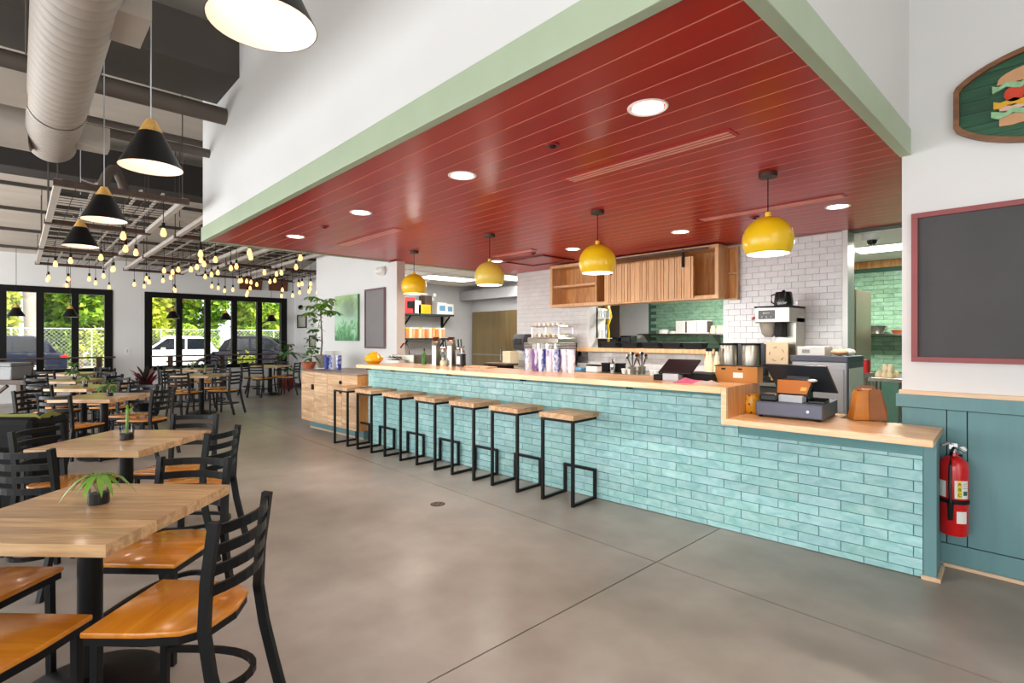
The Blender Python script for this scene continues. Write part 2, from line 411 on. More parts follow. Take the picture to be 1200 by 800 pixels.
# partition on the left with its jamb
wp = struct(BX(-10.0, -7.31, WY, WY + .13, 0, 4.6).box(-7.31, -7.05, WY, WY + .13, 0, ZS - .02).build('wall_partition', 'white'))
BX(-7.05, -7.035, WY - .004, WY + .134, 0, ZS - .02).build('jamb_board', plain('warm white jamb', (214, 202, 190), .6, var=.02), wp)
struct(BX(-10.0, -7.6, WY - .016, WY, 0, .1).build('baseboard_partition', 'blackmatte'))
# far alcove
struct(BX(XW, -10.0, 5.92, 6.05, 0, 4.4).build('wall_far', 'white'))
struct(BX(-10.0, -9.88, WY + .13, 5.92, 0, 4.4).build('wall_alcove', 'white'))
struct(BX(XW, -10.0, 5.904, 5.92, 0, .1).build('baseboard_far', 'brownwood'))
# fascia above the soffit
struct(BX(-7.30, -.75, 1.65, 1.74, 2.742, 5.9).build('wall_fascia', 'white'))
struct(BX(-.84, -.75, 1.74, WY, 2.742, 5.9).build('wall_fascia_side', 'white'))
struct(BX(-7.30, -7.21, 1.74, WY, 2.742, 5.2).build('wall_fascia_end', 'white'))
struct(BX(-7.31, -.745, 1.632, 1.69, ZS - .012, 2.742).build('trim_1', 'green_beam', bevel=.004))
struct(BX(-.80, -.74, 1.69, WY + .0, ZS - .012, 2.742).build('trim_2', 'green_beam', bevel=.004))
struct(BX(-7.31, -7.25, 1.69, 8.0, ZS - .012, 2.70).build('trim_3', 'green_beam', bevel=.004))
# red plank soffit
cs = struct(BX(-7.25, -.80, 1.69, 6.9, ZS + .022, ZS + .05).build('ceiling_soffit', plain('plank groove', (96, 20, 16), .6)))
pitch = .1625; y = 1.694
row = 0
while y < BY - .01:
    y1 = min(y + pitch - .0015, 6.9); c = .009
    brk = [-7.248, -.802]; xb = random.uniform(-6.2, -2.0); brk.insert(1, xb)
    for a, b in zip(brk, brk[1:]):
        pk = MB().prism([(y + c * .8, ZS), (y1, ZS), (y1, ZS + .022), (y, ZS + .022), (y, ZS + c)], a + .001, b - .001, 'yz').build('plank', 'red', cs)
        pk.data.materials.append(M['groove'])  # chamfers take the painted seam highlight
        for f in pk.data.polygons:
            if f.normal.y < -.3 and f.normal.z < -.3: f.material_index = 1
    y += pitch; row += 1
# kitchen back wall (white subway tile) with a pass-through
PX0, PX1, PZ0, PZ1 = -5.35, -3.14, 1.19, 2.12
wk = struct(BX(-7.0, PX0, BY, BY + .2, 0, ZS).box(PX1, -1.786, BY, BY + .2, 0, ZS).box(PX0, PX1, BY, BY + .2, 0, PZ0).box(PX0, PX1, BY, BY + .2, PZ1, ZS).build('wall_kitchen', 'wgrout'))
tl_, th_ = .1505, .0735
tmesh = BX(0, tl_ - .003, -.009, 0, 0, th_ - .003).mesh('wall_tile', bevel=.0015); tmesh.materials.append(M['wtile'])
far_tiles = MB()
def tile_patch(x0, x1, z0, z1, ref=0.0, single=True):
    k0 = int(math.floor((z0) / th_)); k = k0
    while k * th_ < z1 - .02:
        za = max(z0, k * th_); zb = min(z1, (k + 1) * th_)
        if zb - za > .02:
            off = ref + (tl_ / 2 if k % 2 else 0); i = math.floor((x0 - off) / tl_)
            while off + i * tl_ < x1 - .004:
                a = max(x0, off + i * tl_); b = min(x1, off + (i + 1) * tl_)
                if b - a > .008:
                    if not single: far_tiles.box(a + .0015, b - .0015, BY - .009, BY, za + .0015, zb - .0015)
                    elif b - a > tl_ - .002 and zb - za > th_ - .002: obj('wall_tile', tmesh, wk, (a + .0015, BY, za + .0015))
                    else: BX(a + .0015, b - .0015, BY - .009, BY, za + .0015, zb - .0015).build('wall_tile', 'wtile', wk)
                i += 1
        k += 1
tile_patch(PX1, -1.79, 1.02, ZS, -1.79)
tile_patch(-5.6, -3.14, .93, 1.18, -1.79)
tile_patch(-7.0, PX0, 1.0, ZS, -7.0, False)
tf = far_tiles.build('tile_field', 'wtile', wk); tf['kind'] = 'stuff'
BX(PX0 - .02, PX0 + .02, BY - .012, BY + .21, PZ0, PZ1).build('jamb_board', 'white', wk)
struct(BX(-1.786, -1.735, BY - .02, BY + .22, 0, ZS).build('trim_4', plain('aluminium post', (186, 184, 178), .35, .6, var=.03)))
struct(BX(-1.735, -.6, BY + .02, BY + .2, ZS - .012, ZS + .08).build('trim_5', plain('dark header', (70, 64, 60), .5)))
# kitchen beyond
kw = struct(BX(-7.2, -.4, 9.4, 9.5, 0, 2.7).build('wall_kitchen_rear', 'ggrout'))
gl, gh = .247, .0645
gmesh = BX(0, gl - .004, -.009, 0, 0, gh - .004).mesh('wall_tile', bevel=.0015); gmesh.materials.append(M['gtile'])
gf = MB()
for k in range(14, 37):
    z = k * gh; off = -1.0 + (gl / 2 if k % 2 else 0)
    for i in range(-20, 1):
        x = off + i * gl
        if -2.75 < x < -1.25: obj('wall_tile', gmesh, kw, (x, 9.4, z))
        elif -5.98 < x <= -2.75: gf.box(x, x + gl - .004, 9.391, 9.4, z, z + gh - .004)
o = gf.build('tile_field', 'gtile', kw); o['kind'] = 'stuff'
BX(-7.2, -6.0, 9.38, 9.4, 0, 2.6).build('wall_panel', 'white', kw)
BX(-6.0, -.4, 9.385, 9.4, 2.45, 2.555).build('wood_trim_board', 'cabinet', kw)
struct(BX(-7.2, -.4, BY + .2, 9.5, 2.56, 2.66).build('ceiling_kitchen', 'blind'))
struct(BX(-7.1, -7.0, BY + .2, 9.4, 0, 2.6).build('wall_kitchen_left', plain('warm grey kitchen wall', (150, 142, 134), .7)))  # kitchen side wall in flat warm grey
struct(BX(-.5, -.4, WY + .13, 9.5, 0, 2.7).build('wall_kitchen_right', 'greenlight'))
# back room on the left
struct(BX(-10.14, -10.04, WY + .13, 8.1, 0, 2.7).build('wall_back_room_left', 'greywall'))
wb = struct(BX(-10.14, -6.9, 8.04, 8.14, 0, 2.7).build('wall_back_room_rear', 'greywall'))
bc = struct(BX(-10.14, -7.25, WY + .13, 8.1, 2.62, 2.7).build('ceiling_back_room', 'blind'))
for i in range(1, 5): BX(-10.04, -7.26, WY + .13 + i * .75, WY + .15 + i * .75, 2.615, 2.62).build('ceiling_grid_bar', 'lightgrey', bc)
for i in range(1, 5): BX(-10.04 + i * .62, -10.02 + i * .62, WY + .14, 8.04, 2.615, 2.62).build('ceiling_grid_bar', 'lightgrey', bc)
struct(BX(-10.04, -7.2, 7.66, 8.04, 2.28, 2.5).build('trim_6', plain('grey bulkhead', (150, 150, 152), .6)))
# window wall, built round two big openings
WIN = [(-1.53, 1.649), (2.278, 5.705)]
WZ0, WZ1 = .60, 2.545
ww = MB().box(XW - .2, XW, -5, WIN[0][0], 0, 3.3).box(XW - .2, XW, WIN[0][1], WIN[1][0], 0, 3.3).box(XW - .2, XW, WIN[1][1], 6.05, 0, 3.3)
for a, b in WIN: ww.box(XW - .2, XW, a, b, 0, WZ0).box(XW - .2, XW, a, b, WZ1, 3.3)
struct(ww.build('wall_window', 'white'))
for n, (a, b) in enumerate(WIN):
    fw = .15 if n == 0 else .16
    w = struct(MB().box(XW - .14, XW + .02, a, a + fw, WZ0, WZ1).box(XW - .14, XW + .02, b - fw, b, WZ0, WZ1).box(XW - .14, XW + .02, a + fw, b - fw, WZ1 - .135, WZ1).box(XW - .14, XW + .02, a + fw, b - fw, WZ0, WZ0 + .1).build('window_%d' % (n + 1), 'frame'))
    mw = .128; gw = (b - a - 2 * fw - 4 * mw) / 5
    for k in range(5):
        ya = a + fw + k * (gw + mw)
        BX(XW - .075, XW - .065, ya, ya + gw, WZ0 + .1, WZ1 - .135).build('pane', 'glass', w)
        if k < 4: BX(XW - .13, XW + .01, ya + gw, ya + gw + mw, WZ0 + .1, WZ1 - .135).build('mullion', 'frame', w)
# roof deck and added unseen walls
zr = [(XW - .6, zroof(XW - .6)), (4.2, zroof(4.2)), (4.2, zroof(4.2) + .2), (XW - .6, zroof(XW - .6) + .2)]
dk = struct(MB().prism(zr, -5, 9.6, 'xz').build('ceiling', 'deck'))
x = XW + .5
while x < 3.5:
    z = zroof(x)
    MB().box(x - .03, x + .03, -5, 9.5, z - .05, z + .01).build('purlin', 'darkduct', dk)
    x += 1.18
struct(BX(4.2, 4.3, -5, 9.6, 0, 6.6).build('unseen_wall_east', 'white'))  # unseen wall added to keep sun off the floor
struct(BX(XW - .2, 4.2, -5.12, -5, 3.1, 6.6).build('unseen_front_header', 'white'))  # unseen header added to hold sky light off the fascia

# ------------------------------------------------------------------ overhead services
def duct_round():
    ax = (.24, 3.305); r = .192; X = -6.84; L = 6.6
    t = thing('spiral_duct', 'fat pale round spiral duct running under the roof at upper left', 'duct', (X, ax[0], ax[1]))
    x = 0.; m = MB(); rings = []
    while x < L:
        near = x < 1.05; s = .065 if near else .115
        rings += [(r, x), (r, x + s * .84), (r - (.013 if near else .006), x + s * .92)]; x += s
    m.lathe([(.001, 0)] + rings + [(.001, L)], 40, (0, 0, 0), Matrix.Rotation(R(90), 4, 'Y'))
    m.build('duct_tube', 'duct', t, smooth=True)
    MB().lathe([(r + .01, 0), (r + .01, .04)], 40, (0, 0, 0), Matrix.Translation((1.08, 0, 0)) @ Matrix.Rotation(R(90), 4, 'Y')).build('collar', 'duct', t, smooth=True)
    for q in (2.0, 4.0, 5.9): MB().rod((q, -.2, 0), (q, -.2, zroof(X + q) - ax[1]), .01).rod((q, .2, 0), (q, .2, zroof(X + q) - ax[1]), .01).build('hanger', 'pipe', t)
    MB().box(2.83, 3.23, .154, .32, -.1, .08).build('branch_grille', 'ductlight', t, bevel=.005)
    MB().box(3.27, 3.85, -.92, -.154, -.11, .09).build('branch_box', 'ductlight', t, bevel=.005)
    MB().box(1.04, 1.35, -1.08, -.16, -.06, .12).build('branch_box', 'ductlight', t, bevel=.005)
    MB().sweep([(.27, -.15, 0), (.23, -.46, .015), (.15, -1.08, .04)], .38, .38, 18).build('elbow', 'duct', t, smooth=True)
    MB().box(.36, .57, .154, .4, -.12, .08).build('branch_box', 'ductlight', t, bevel=.005)
duct_round()
def ybox(name, label, x0, x1, y0, y1, z0, z1, mat, extra=None):
    t = thing(name, label, 'duct', ((x0 + x1) / 2, y0, z0))
    BX(-(x1 - x0) / 2, (x1 - x0) / 2, 0, y1 - y0, 0, z1 - z0).build('duct_body', mat, t, bevel=.008)
    for q in (.9, 2.1, 3.3):
        if q < y1 - y0: BX(-(x1 - x0) / 2 - .012, (x1 - x0) / 2 + .012, q, q + .03, -.012, z1 - z0 + .012).build('flange', mat, t)
    for q in (.6, 2.4):
        MB().rod((x0 / 2 - x0 / 2 + (x1 - x0) / 2 + .03, q, .0), ((x1 - x0) / 2 + .03, q, zroof(x1) - z0), .012).build('hanger', 'pipe', t)
ybox('rectangular_duct', 'large dark rectangular duct running into the white fascia', -6.685, -5.84, -3.6, 1.70, 4.05, 4.52, 'darkduct')
ybox('rectangular_duct', 'dark box duct crossing beyond the fascia, second from the front', -9.9, -9.4, -4, 4.0, 3.62, 4.08, plain('black duct', (48, 44, 42), .7, var=.1))
def ypipe(x, z, d, y0, y1, label):
    t = thing('ceiling_pipe', label, 'pipe', (x, y0, z))
    MB().rod((0, 0, 0), (0, y1 - y0, 0), d, 16).build('pipe_run', 'pipe', t, smooth=True)
    for q in (1.2, 3.0, 4.4):
        MB().rod((0, q, 0), (0, q, zroof(x) - z), .01).sweep([(d / 2 + .006, q, 0), (0, q, -d / 2 - .006), (-d / 2 - .006, q, 0), (0, q, d / 2 + .006)], .012, .02, 4, closed=True, up=(0, 1, 0)).build('hanger', 'pipe', t)
ypipe(-6.33, 3.80, .175, -4, 1.70, 'thick brown pipe entering the white fascia below the dark duct')
ypipe(-7.0, 3.57, .10, -4, 1.70, 'thin brown pipe entering the white fascia near its left edge')
ypipe(-7.6, 3.86, .08, -4, 3.8, 'thin brown pipe hung beyond the fascia edge')
# flexible duct coiled above the suspended frames
t = thing('flexible_duct', 'short grey flexible duct above the suspended frames', 'duct', (-8.6, .75, 3.25))
pts = [(-.0 + .5 * math.cos(a) * .7, .12 * a, .34 * math.sin(a)) for a in [i * .16 for i in range(18)]]
m = MB().sweep(pts, .12, .12, 12, rs=[1 if i % 2 else .9 for i in range(18)]); m.build('duct_sleeve', 'pipe', t, smooth=True)
# suspended frames
GZ = 2.90
XS = [-6.8, -9.2, -11.95, -14.45]
ROWS = [(.29, 1.36, 0), (1.74, 2.82, 0), (3.15, 4.02, 1), (4.35, 5.4, 2)]
nfr = 0
for (ya, yb, first) in ROWS:
    for i in range(first, 3):
        x1, x0 = XS[i], XS[i + 1] + .06
        t = thing('suspended_frame', 'steel mesh frame hung from the roof over the dining tables', 'ceiling frame', ((x0 + x1) / 2, (ya + yb) / 2, GZ), 0, 'suspended steel mesh frames'); t['label'] = 'suspended steel mesh frame, %s in the %s row from the left' % (['first from the camera', 'middle or second', 'nearest the windows'][i], ['first', 'second', 'third', 'fourth'][ROWS.index((ya, yb, first))])
        hx, hy = (x1 - x0) / 2, (yb - ya) / 2
        for s in (-1, 1):
            BX(-hx, hx, s * hy - .03, s * hy + .03, 0, .055).build('side_rail', 'palebar', t)  # lengthwise bars painted pale as if window-lit, cross bars dark
            BX(s * hx - .03, s * hx + .03, -hy - .04, hy + .04, -.012, .045).build('end_rail', 'brownwood', t)
        for q in (-.45, .25, .62): BX(-hx, hx, q * hy - .012, q * hy + .012, .05, .075).build('inner_strut', 'palebar', t)
        for q in (-.33, .33): BX(q * hx - .02, q * hx + .02, -hy, hy, .055, .09).build('cross_strut', 'darkduct', t)
        m = MB()
        for k in range(1, 16): xx = -hx + k * 2 * hx / 16; m.sweep([(xx, -hy, .05), (xx, hy, .05)], .007)
        for k in range(1, 7): yy = -hy + k * 2 * hy / 7; m.sweep([(-hx, yy, .056), (hx, yy, .056)], .007)
        w = m.build('wire_mesh', 'darkduct', t); w['kind'] = 'stuff'
        m = MB()
        for sx in (-1, 1):
            for sy in (-1, 1): m.rod((sx * hx * .9, sy * hy, .04), (sx * hx * .9, sy * hy, zroof(x0 + hx + sx * hx * .9) - GZ), .012, 5)
        m.build('hanger_rod', 'darkduct', t)
# a few cables draped over the frames
for k, (p, q, r_) in enumerate([((-7.4, .5, 3.0), (-8.4, 1.0, 2.96), (-9.3, 1.25, 3.04)), ((-9.6, .4, 3.02), (-10.5, 1.0, 2.96), (-11.6, 1.6, 3.0)), ((-8.6, 1.5, 3.05), (-9.8, 2.2, 2.97), (-10.9, 2.7, 3.03)), ((-11.2, 3.3, 3.0), (-12.3, 3.6, 2.96), (-13.4, 4.3, 3.02))]):
    P = [tuple((1 - s) ** 2 * a + 2 * s * (1 - s) * b + s * s * c for a, b, c in zip(p, q, r_)) for s in [i / 10 for i in range(11)]]
    P = [(a, b + .05 * math.sin(i * 1.7), c + .12 + .03 * math.sin(i * 2.3)) for i, (a, b, c) in enumerate(P)]
    o = MB().sweep(P, .016, .016, 6).build('draped_cable', 'palebar'); tag(o, 'pale cable draped over the suspended frames, ' + ['over the first frame', 'over the middle frame of the first row', 'over the second row', 'nearest the far windows'][k], 'cable', 'cables over the frames')

# ================================================================== COUNTER (own frame, turned 4 degrees)
TY = 3.903                                   # tiled face
UZ, LZ = 1.066, .856                          # the two worktop heights
X0 = -6.28
def cx(u, y):
    d = ray(u, 396); n = (-math.sin(SK), math.cos(SK)); t = y / (n[0] * d[0] + n[1] * d[1]); return to_c((t * d[0], t * d[1], 0))[0]
def C(name, label, cat, x, y, z=0, group=None, rz=0): return thing(name, label, cat, cl(x, y, z), SK + rz, group)
ct = C('service_counter', 'long service counter faced with glazed aqua tiles', 'counter', -3.3, TY)
def cb(x0, x1, y0, y1, z0, z1): return BX(x0 + 3.3, x1 + 3.3, y0 - TY, y1 - TY, z0, z1)
cb(X0, -1.40, TY + .008, TY + .13, 0, 1.018).box(-1.40 + 3.3, -.352 + 3.3, .008, .13, 0, .815).build('counter_body', 'grout', ct)
cb(X0, -1.405, TY - .004, TY + .012, .976, 1.018).build('apron', 'apron', ct)
cb(-1.405, -.352, TY - .006, TY + .012, .72, .815).build('apron', 'apron', ct)
cb(-.352, -.292, TY - .012, TY + .245, 0, .815).build('end_post', 'teal', ct, bevel=.002)
cb(-.362, -.278, TY - .034, TY - .012, 0, .024).box(3.3 - .292, 3.3 - .272, -.034, .235, 0, .024).build('shoe_trim', 'shoe', ct, bevel=.004)
tlx, tlz = .2475, .0645
tme = BX(0, tlx - .004, -.006, .008, 0, tlz - .0035).mesh('tile', bevel=.0018); tme.materials.append(M['tile'])
cand = []
for k in range(-1, 15):
    z0 = .0435 + k * tlz; z1 = z0 + tlz
    za, zb = max(z0, .002), z1
    lo = k < 10
    if k == 10: zb = .714
    off = -.523 + (tlx / 2 if k % 2 else 0)
    for i in range(-26, 3):
        a, b = off + i * tlx, off + (i + 1) * tlx
        xmax = -.354 if (lo or k == 10) else -1.407
        zt = zb if (k != 10 or a > -1.407) else z1
        if k == 10 and a < -1.407 < b:
            cand.append((a, -1.407, za, z1)); cand.append((-1.407, b, za, zb)); continue
        if k == 10 and b <= -1.407: zt = z1
        if k > 14: continue
        zt = min(zt, .974)
        a2, b2 = max(a, X0), min(b, xmax)
        if b2 - a2 > .012 and zt - za > .008: cand.append((a2, b2, za, zt))
cand.sort(key=lambda c: -c[1])
rest = MB()
for n, (a, b, za, zb) in enumerate(cand):
    if n < 300:
        if b - a > tlx - .003 and zb - za > tlz - .003: obj('tile', tme, ct, (a + .002 + 3.3, 0, za + .0018))
        else: BX(a + .002 + 3.3, b - .002 + 3.3, -.006, .008, za + .0018, zb - .0018).build('tile', 'tile', ct, bevel=.0018)
    else: rest.box(a + .002 + 3.3, b - .002 + 3.3, -.006, .008, za + .0018, zb - .0018)
o = rest.build('tile_field', 'tile', ct); o['kind'] = 'stuff'
for x in (-6.25, -5.685, -4.592, -3.478, -2.293):
    m = MB().sweep([(0, -.004, .012), (0, -.03, .004), (0, -.05, .0), (0, -.055, .018)], .012, .012, 6).box(-.028, .028, -.012, -.004, -.005, .02)
    m.build('purse_hook', 'blackmatte', ct, (x + 3.3, 0, .985))
# worktop in three boards that step down
wt = C('worktop', 'two level oiled maple worktop stepping down at the till', 'worktop', -3.3, TY)
def slab(x0, x1, y0, y1, z0, z1, nb, wall=False):
    w = (y1 - y0 - .035) / nb
    BX(x0 + 3.3, x1 + 3.3, y0 - TY, y0 + .035 - TY, z0, z1).build('front_edge', 'mapleend', wt, bevel=.003)
    for k in range(nb): BX(x0 + 3.3, x1 + 3.3, y0 + .0353 + k * w - TY, y0 + .0347 + (k + 1) * w - TY, z0, z1).build('worktop_stave', 'maple', wt, bevel=.0006)
slab(-6.05, -1.410, 3.58, 4.245, 1.024, UZ, 6)
BX(-1.409 + 3.3, -1.374 + 3.3, 3.58 - TY, 3.615 - TY, LZ + .0005, UZ).build('step_edge', 'mapleend', wt, bevel=.002)
BX(-1.409 + 3.3, -1.374 + 3.3, 3.6155 - TY, 4.245 - TY, LZ + .0005, UZ).build('step_panel', wood('maple panel upright', (186, 116, 60), (226, 168, 106), 2, .3, 0, .2), wt, bevel=.001)
slab(-1.409, -.283, 3.58, 4.16, .817, LZ, 5)
BX(-1.409 + 3.3, -.83 + 3.3, 4.1605 - TY, 4.40 - TY, .817, LZ).build('worktop_stave', 'maple', wt)

# ------------------------------------------------------------------ bar stools
def make_stool():
    t = C('bar_stool', 'x', 'stool', -2.78, 3.54)
    w, d, zs, s = .347, .345, .76, .024
    for k in range(4):
        BX(-w / 2 - .012, w / 2 + .012, -.012 + k * .093, -.012 + k * .093 + .0925, zs - .042, zs).build('seat_board', 'stool', t, bevel=.0015)
    for sx in (-1, 1):
        BX(sx * (w / 2 - .012) - s / 2, sx * (w / 2 - .012) + s / 2, 0, s, 0, zs - .066).build('leg', 'black', t)
        BX(sx * (w / 2 - .012) - s / 2, sx * (w / 2 - .012) + s / 2, s, d, 0, s).build('floor_runner', 'black', t)
        BX(sx * (w / 2 - .012) - s / 2, sx * (w / 2 - .012) + s / 2, d - s, d, s, .262 - s).build('rear_post', 'black', t)
    BX(-w / 2, w / 2, d - s, d, .262 - s, .262).build('foot_rail', 'black', t)
    BX(-w / 2, w / 2, 0, s, zs - .066, zs - .042).box(-w / 2, -w / 2 + s, s, .34, zs - .066, zs - .042).box(w / 2 - s, w / 2, s, .34, zs - .066, zs - .042).build('seat_frame', 'black', t)
    return t
ordn = ['nearest stool in the row, closest to the till', 'second stool from the till end of the row', 'third stool from the till end of the row', 'middle stool of the seven at the counter', 'third stool from the spruce cabinet end', 'second stool from the spruce cabinet end', 'stool at the far end, in front of the spruce cabinet']
st0 = make_stool()
for i, x in enumerate((-2.785, -3.407, -3.988, -4.586, -5.208, -5.811, -6.374)):
    lab = 'board seat black steel stool, ' + ordn[i]
    if i == 0: o = st0; o.location = cl(x, 3.54, 0); o['label'] = lab; o['group'] = 'bar stools along the tiled counter'
    else: o = dup(st0, cl(x, 3.54, 0), SK + random.uniform(-.02, .02), lab, 'bar stools along the tiled counter')

# ------------------------------------------------------------------ spruce cabinet at the far end
KX0, KX1, KY, KZ = -8.07, -6.42, 3.82, .905
k = C('console_cabinet', 'rustic spruce cabinet with black latches at the far end of the counter', 'cabinet', (KX0 + KX1) / 2, KY)
kw_ = (KX1 - KX0) / 2
BX(-kw_ + .02, kw_ - .02, .02, .78, .14, KZ - .02).build('body', 'console', k)
BX(-kw_ + .06, kw_ - .06, .13, .76, .0, .14).build('plinth', 'teal', k)
BX(-kw_ + .05, kw_ - .05, .115, .13, 0, .02).build('plinth_trim', 'shoe', k)
BX(-kw_, kw_, -.0, .79, KZ - .02, KZ).build('top', plain('console top', (150, 128, 112), .35, var=.12), k, bevel=.002)
BX(kw_ - .02, kw_, .0, .78, .13, KZ - .021).build('side_panel', 'cabinet', k)
dw = (2 * kw_ - .03) / 4
for i in range(4):
    dx = -kw_ + .004 + i * (dw + .0065)
    d = MB().build('door', 'console', k) if False else obj('door', None, k, (dx, 0, 0))
    nb = 5; bh = (KZ - .025 - .135) / nb
    for j in range(nb): BX(0, dw, 0, .019, .135 + j * bh, .135 + (j + 1) * bh - .0015).build('board', 'console', d)
    if i in (1, 3):
        BX(-.06 if i == 1 else -.05, -.004, -.02, -.001, .62, .70).build('latch', 'blackmatte', d, bevel=.004)
        if i == 3: MB().cyl((0, 0, 0), .026, 0, .018, 14, mat=Matrix.Translation((-.03, 0, .775)) @ Matrix.Rotation(R(90), 4, 'X')).build('lock', 'blackmatte', d)

def lidcup(name, label, cat, loc, r, h, mat, group=None, n=6, rings=True):
    t = thing(name, label, cat, loc, random.uniform(0, 3), group)
    MB().lathe([(.0001, 0), (r * .8, 0), (r, h * .9), (r * 1.04, h * .9), (r * 1.04, h * .93), (.0001, h * .93)], 18).build('sleeve', mat, t, smooth=True)
    m = MB()
    for q in range(n): m.lathe([(r * 1.02, h * .93 + q * .012), (r * 1.07, h * .933 + q * .012), (r * 1.02, h * .94 + q * .012)], 18)
    m.build('rims', 'paper', t, smooth=True)
    return t
pos = [(cx(383, 4.2), 4.2), (cx(389.5, 4.2), 4.2), (cx(392, 4.33), 4.33), (cx(397, 4.22), 4.22)]
sides = ['leftmost of four stacks', 'left of centre among four stacks', 'at the back of four stacks', 'rightmost of four stacks']
for i, (x, y) in enumerate(pos):
    lidcup('cup_stack', 'blue and white paper cup stack on the spruce cabinet, ' + sides[i], 'cups', cl(x, y, KZ), .046, .24, 'cupblue', 'cup stacks on the cabinet')
# stacked cups on the worktop near the espresso machine
cx0 = -3.62
for i in range(7):
    lidcup('cup_stack', 'tall printed cup stack on the worktop, %s' % ['first from the left', 'second from the left', 'third from the left', 'middle one of seven', 'third from the right', 'second from the right', 'last on the right'][i], 'cups', cl(cx(619, 4.12) + i * .092, 4.12 + (.015 if i % 2 else 0), UZ), .042, .24, 'cupblue' if i in (0, 2, 4) else 'cuppurple', 'printed cup stacks on the worktop')
# ------------------------------------------------------------------ plants
def leafy(m, c, n, rad, L, w, zsq=.8, bend=.5):
    for i in range(n):
        a = random.uniform(0, 6.283); el = random.uniform(-.5, 1.0); rr = rad * random.uniform(.2, .9)
        d = Vector((math.cos(a) * math.cos(el), math.sin(a) * math.cos(el), math.sin(el) * zsq))
        m.leaf(Vector(c) + d * rr, d, L * random.uniform(.7, 1.2), w * random.uniform(.7, 1.2), bend)
p = cl(cx(376, 4.28), 4.28, KZ)
t = thing('money_tree', 'slender tree with palmate leaves in a grey pot on the spruce cabinet', 'plant', p)
MB().lathe([(.0001, 0), (.065, 0), (.09, .2), (.1, .2), (.1, .22), (.08, .22), (.075, .19), (.0001, .19)], 18).build('pot', 'greypot', t, smooth=True)
MB().sweep([(0, 0, .18), (.02, .01, .4), (.035, 0, .62), (.02, -.01, .86), (.03, .0, 1.0)], .03, .03, 8, rs=[1, .9, .8, .7, .6]).build('trunk', 'bark', t, smooth=True)
m = MB(); random.seed(11)
for i in range(22):
    a = i * 2.4; el = random.uniform(-.5, .9); rr = random.uniform(.1, .27) * (1 - .3 * abs(el))
    c = Vector((.03 + rr * math.cos(a), rr * math.sin(a), 1.0 + .2 * el)); m.sweep([(.03, 0, .96), tuple(c)], .006, .006, 4)
    for j in range(6):
        b = a + j * 1.05; m.leaf(c, (math.cos(b), math.sin(b), -.05), random.uniform(.12, .19), .05, .45)
m.build('foliage', 'leafbright', t, smooth=True, fix=False)
p = cl(cx(362, 4.02), 4.02, KZ)
t = thing('trailing_plant', 'climbing leafy plant in a terracotta bowl on the left of the cabinet', 'plant', p)
MB().lathe([(.0001, 0), (.07, 0), (.115, .09), (.115, .11), (.1, .11), (.0001, .09)], 20).build('pot', 'terracotta', t, smooth=True)
m = MB().sweep([(0, 0, .09), (.05, .06, .3), (.04, .1, .55), (.1, .14, .8)], .014, .014, 6); m.build('stem', 'stem', t)
m = MB()
for z, rr, n in ((.18, .13, 34), (.32, .12, 26), (.48, .10, 22), (.64, .10, 22), (.8, .08, 16)): leafy(m, (.03 + z * .08, .1 * z, z), n, rr, .09, .06)
m.build('foliage', 'leaf', t, smooth=True, fix=False)
# floor plant by the far window
p = on_z(347, 451, 0); p = (-14.85, 5.42, 0)
t = thing('rubber_plant', 'tall thin plant in a red pot standing in the far corner', 'plant', p)
MB().lathe([(.0001, 0), (.13, 0), (.17, .2), (.15, .38), (.17, .4), (.13, .4), (.0001, .36)], 20).build('pot', 'redpot', t, smooth=True)
MB().sweep([(0, 0, .36), (.03, 0, .8), (.0, .03, 1.2)], .03, .03, 6).build('stem', 'bark', t)
m = MB(); leafy(m, (0, 0, .6), 16, .16, .22, .09); leafy(m, (.02, 0, 1.0), 22, .2, .26, .1); leafy(m, (0, .03, 1.2), 14, .14, .22, .09)
m.build('foliage', 'leaf', t, smooth=True, fix=False)
# red-leaved plant between the tables
t = thing('cordyline', 'maroon leaved cordyline standing in a pot among the tables', 'plant', (-10.35, 1.52, 0))
MB().lathe([(.0001, 0), (.14, 0), (.19, .34), (.2, .36), (.17, .36), (.0001, .33)], 20).build('pot', 'blackmatte', t, smooth=True)
m = MB(); m2 = MB()
for i in range(40):
    a = i * 2.399; el = .35 + .9 * random.random(); d = (math.cos(a) * math.cos(el), math.sin(a) * math.cos(el), math.sin(el))
    (m if i % 2 else m2).leaf((0, 0, .5 + .2 * random.random()), d, random.uniform(.3, .48), .08, .25)
m.sweep([(0, 0, .33), (0, 0, .75)], .03, .03, 6)
m.build('red_leaves', 'maroon', t, smooth=True, fix=False); m2.build('bronze_leaves', 'darkleaf', t, smooth=True, fix=False)

# ------------------------------------------------------------------ things on the worktop, left to right
t = C('planter_box', 'white box of small succulents at the far end of the worktop', 'planter', -6.22, 4.3, KZ)
BX(-.16, .16, -.06, .06, 0, .19).build('box', 'offwhite', t, bevel=.004)
MB().box(-.15, .15, -.05, .05, .186, .194).build('soil', 'soil', t)
m = MB()
for q in range(7): leafy(m, (-.13 + q * .043, 0, .2), 9, .03, .06, .02, 1, .1)
m.build('succulents', 'darkleaf', t, fix=False)
t = C('yellow_bowl', 'round yellow lobed bowl on the far end of the worktop', 'bowl', cx(438, 3.85), 3.85, UZ)
m = MB()
prof = [(.0001, 0), (.07, 0), (.12, .04), (.125, .075), (.09, .115), (.05, .13), (.045, .15), (.03, .155), (.0001, .15)]
vs = []; n = 32
for i in range(n):
    a = 2 * math.pi * i / n; q = 1 - .06 * abs(math.sin(4 * a))
    for r, z in prof: vs.append((r * q * math.cos(a), r * q * math.sin(a), z))
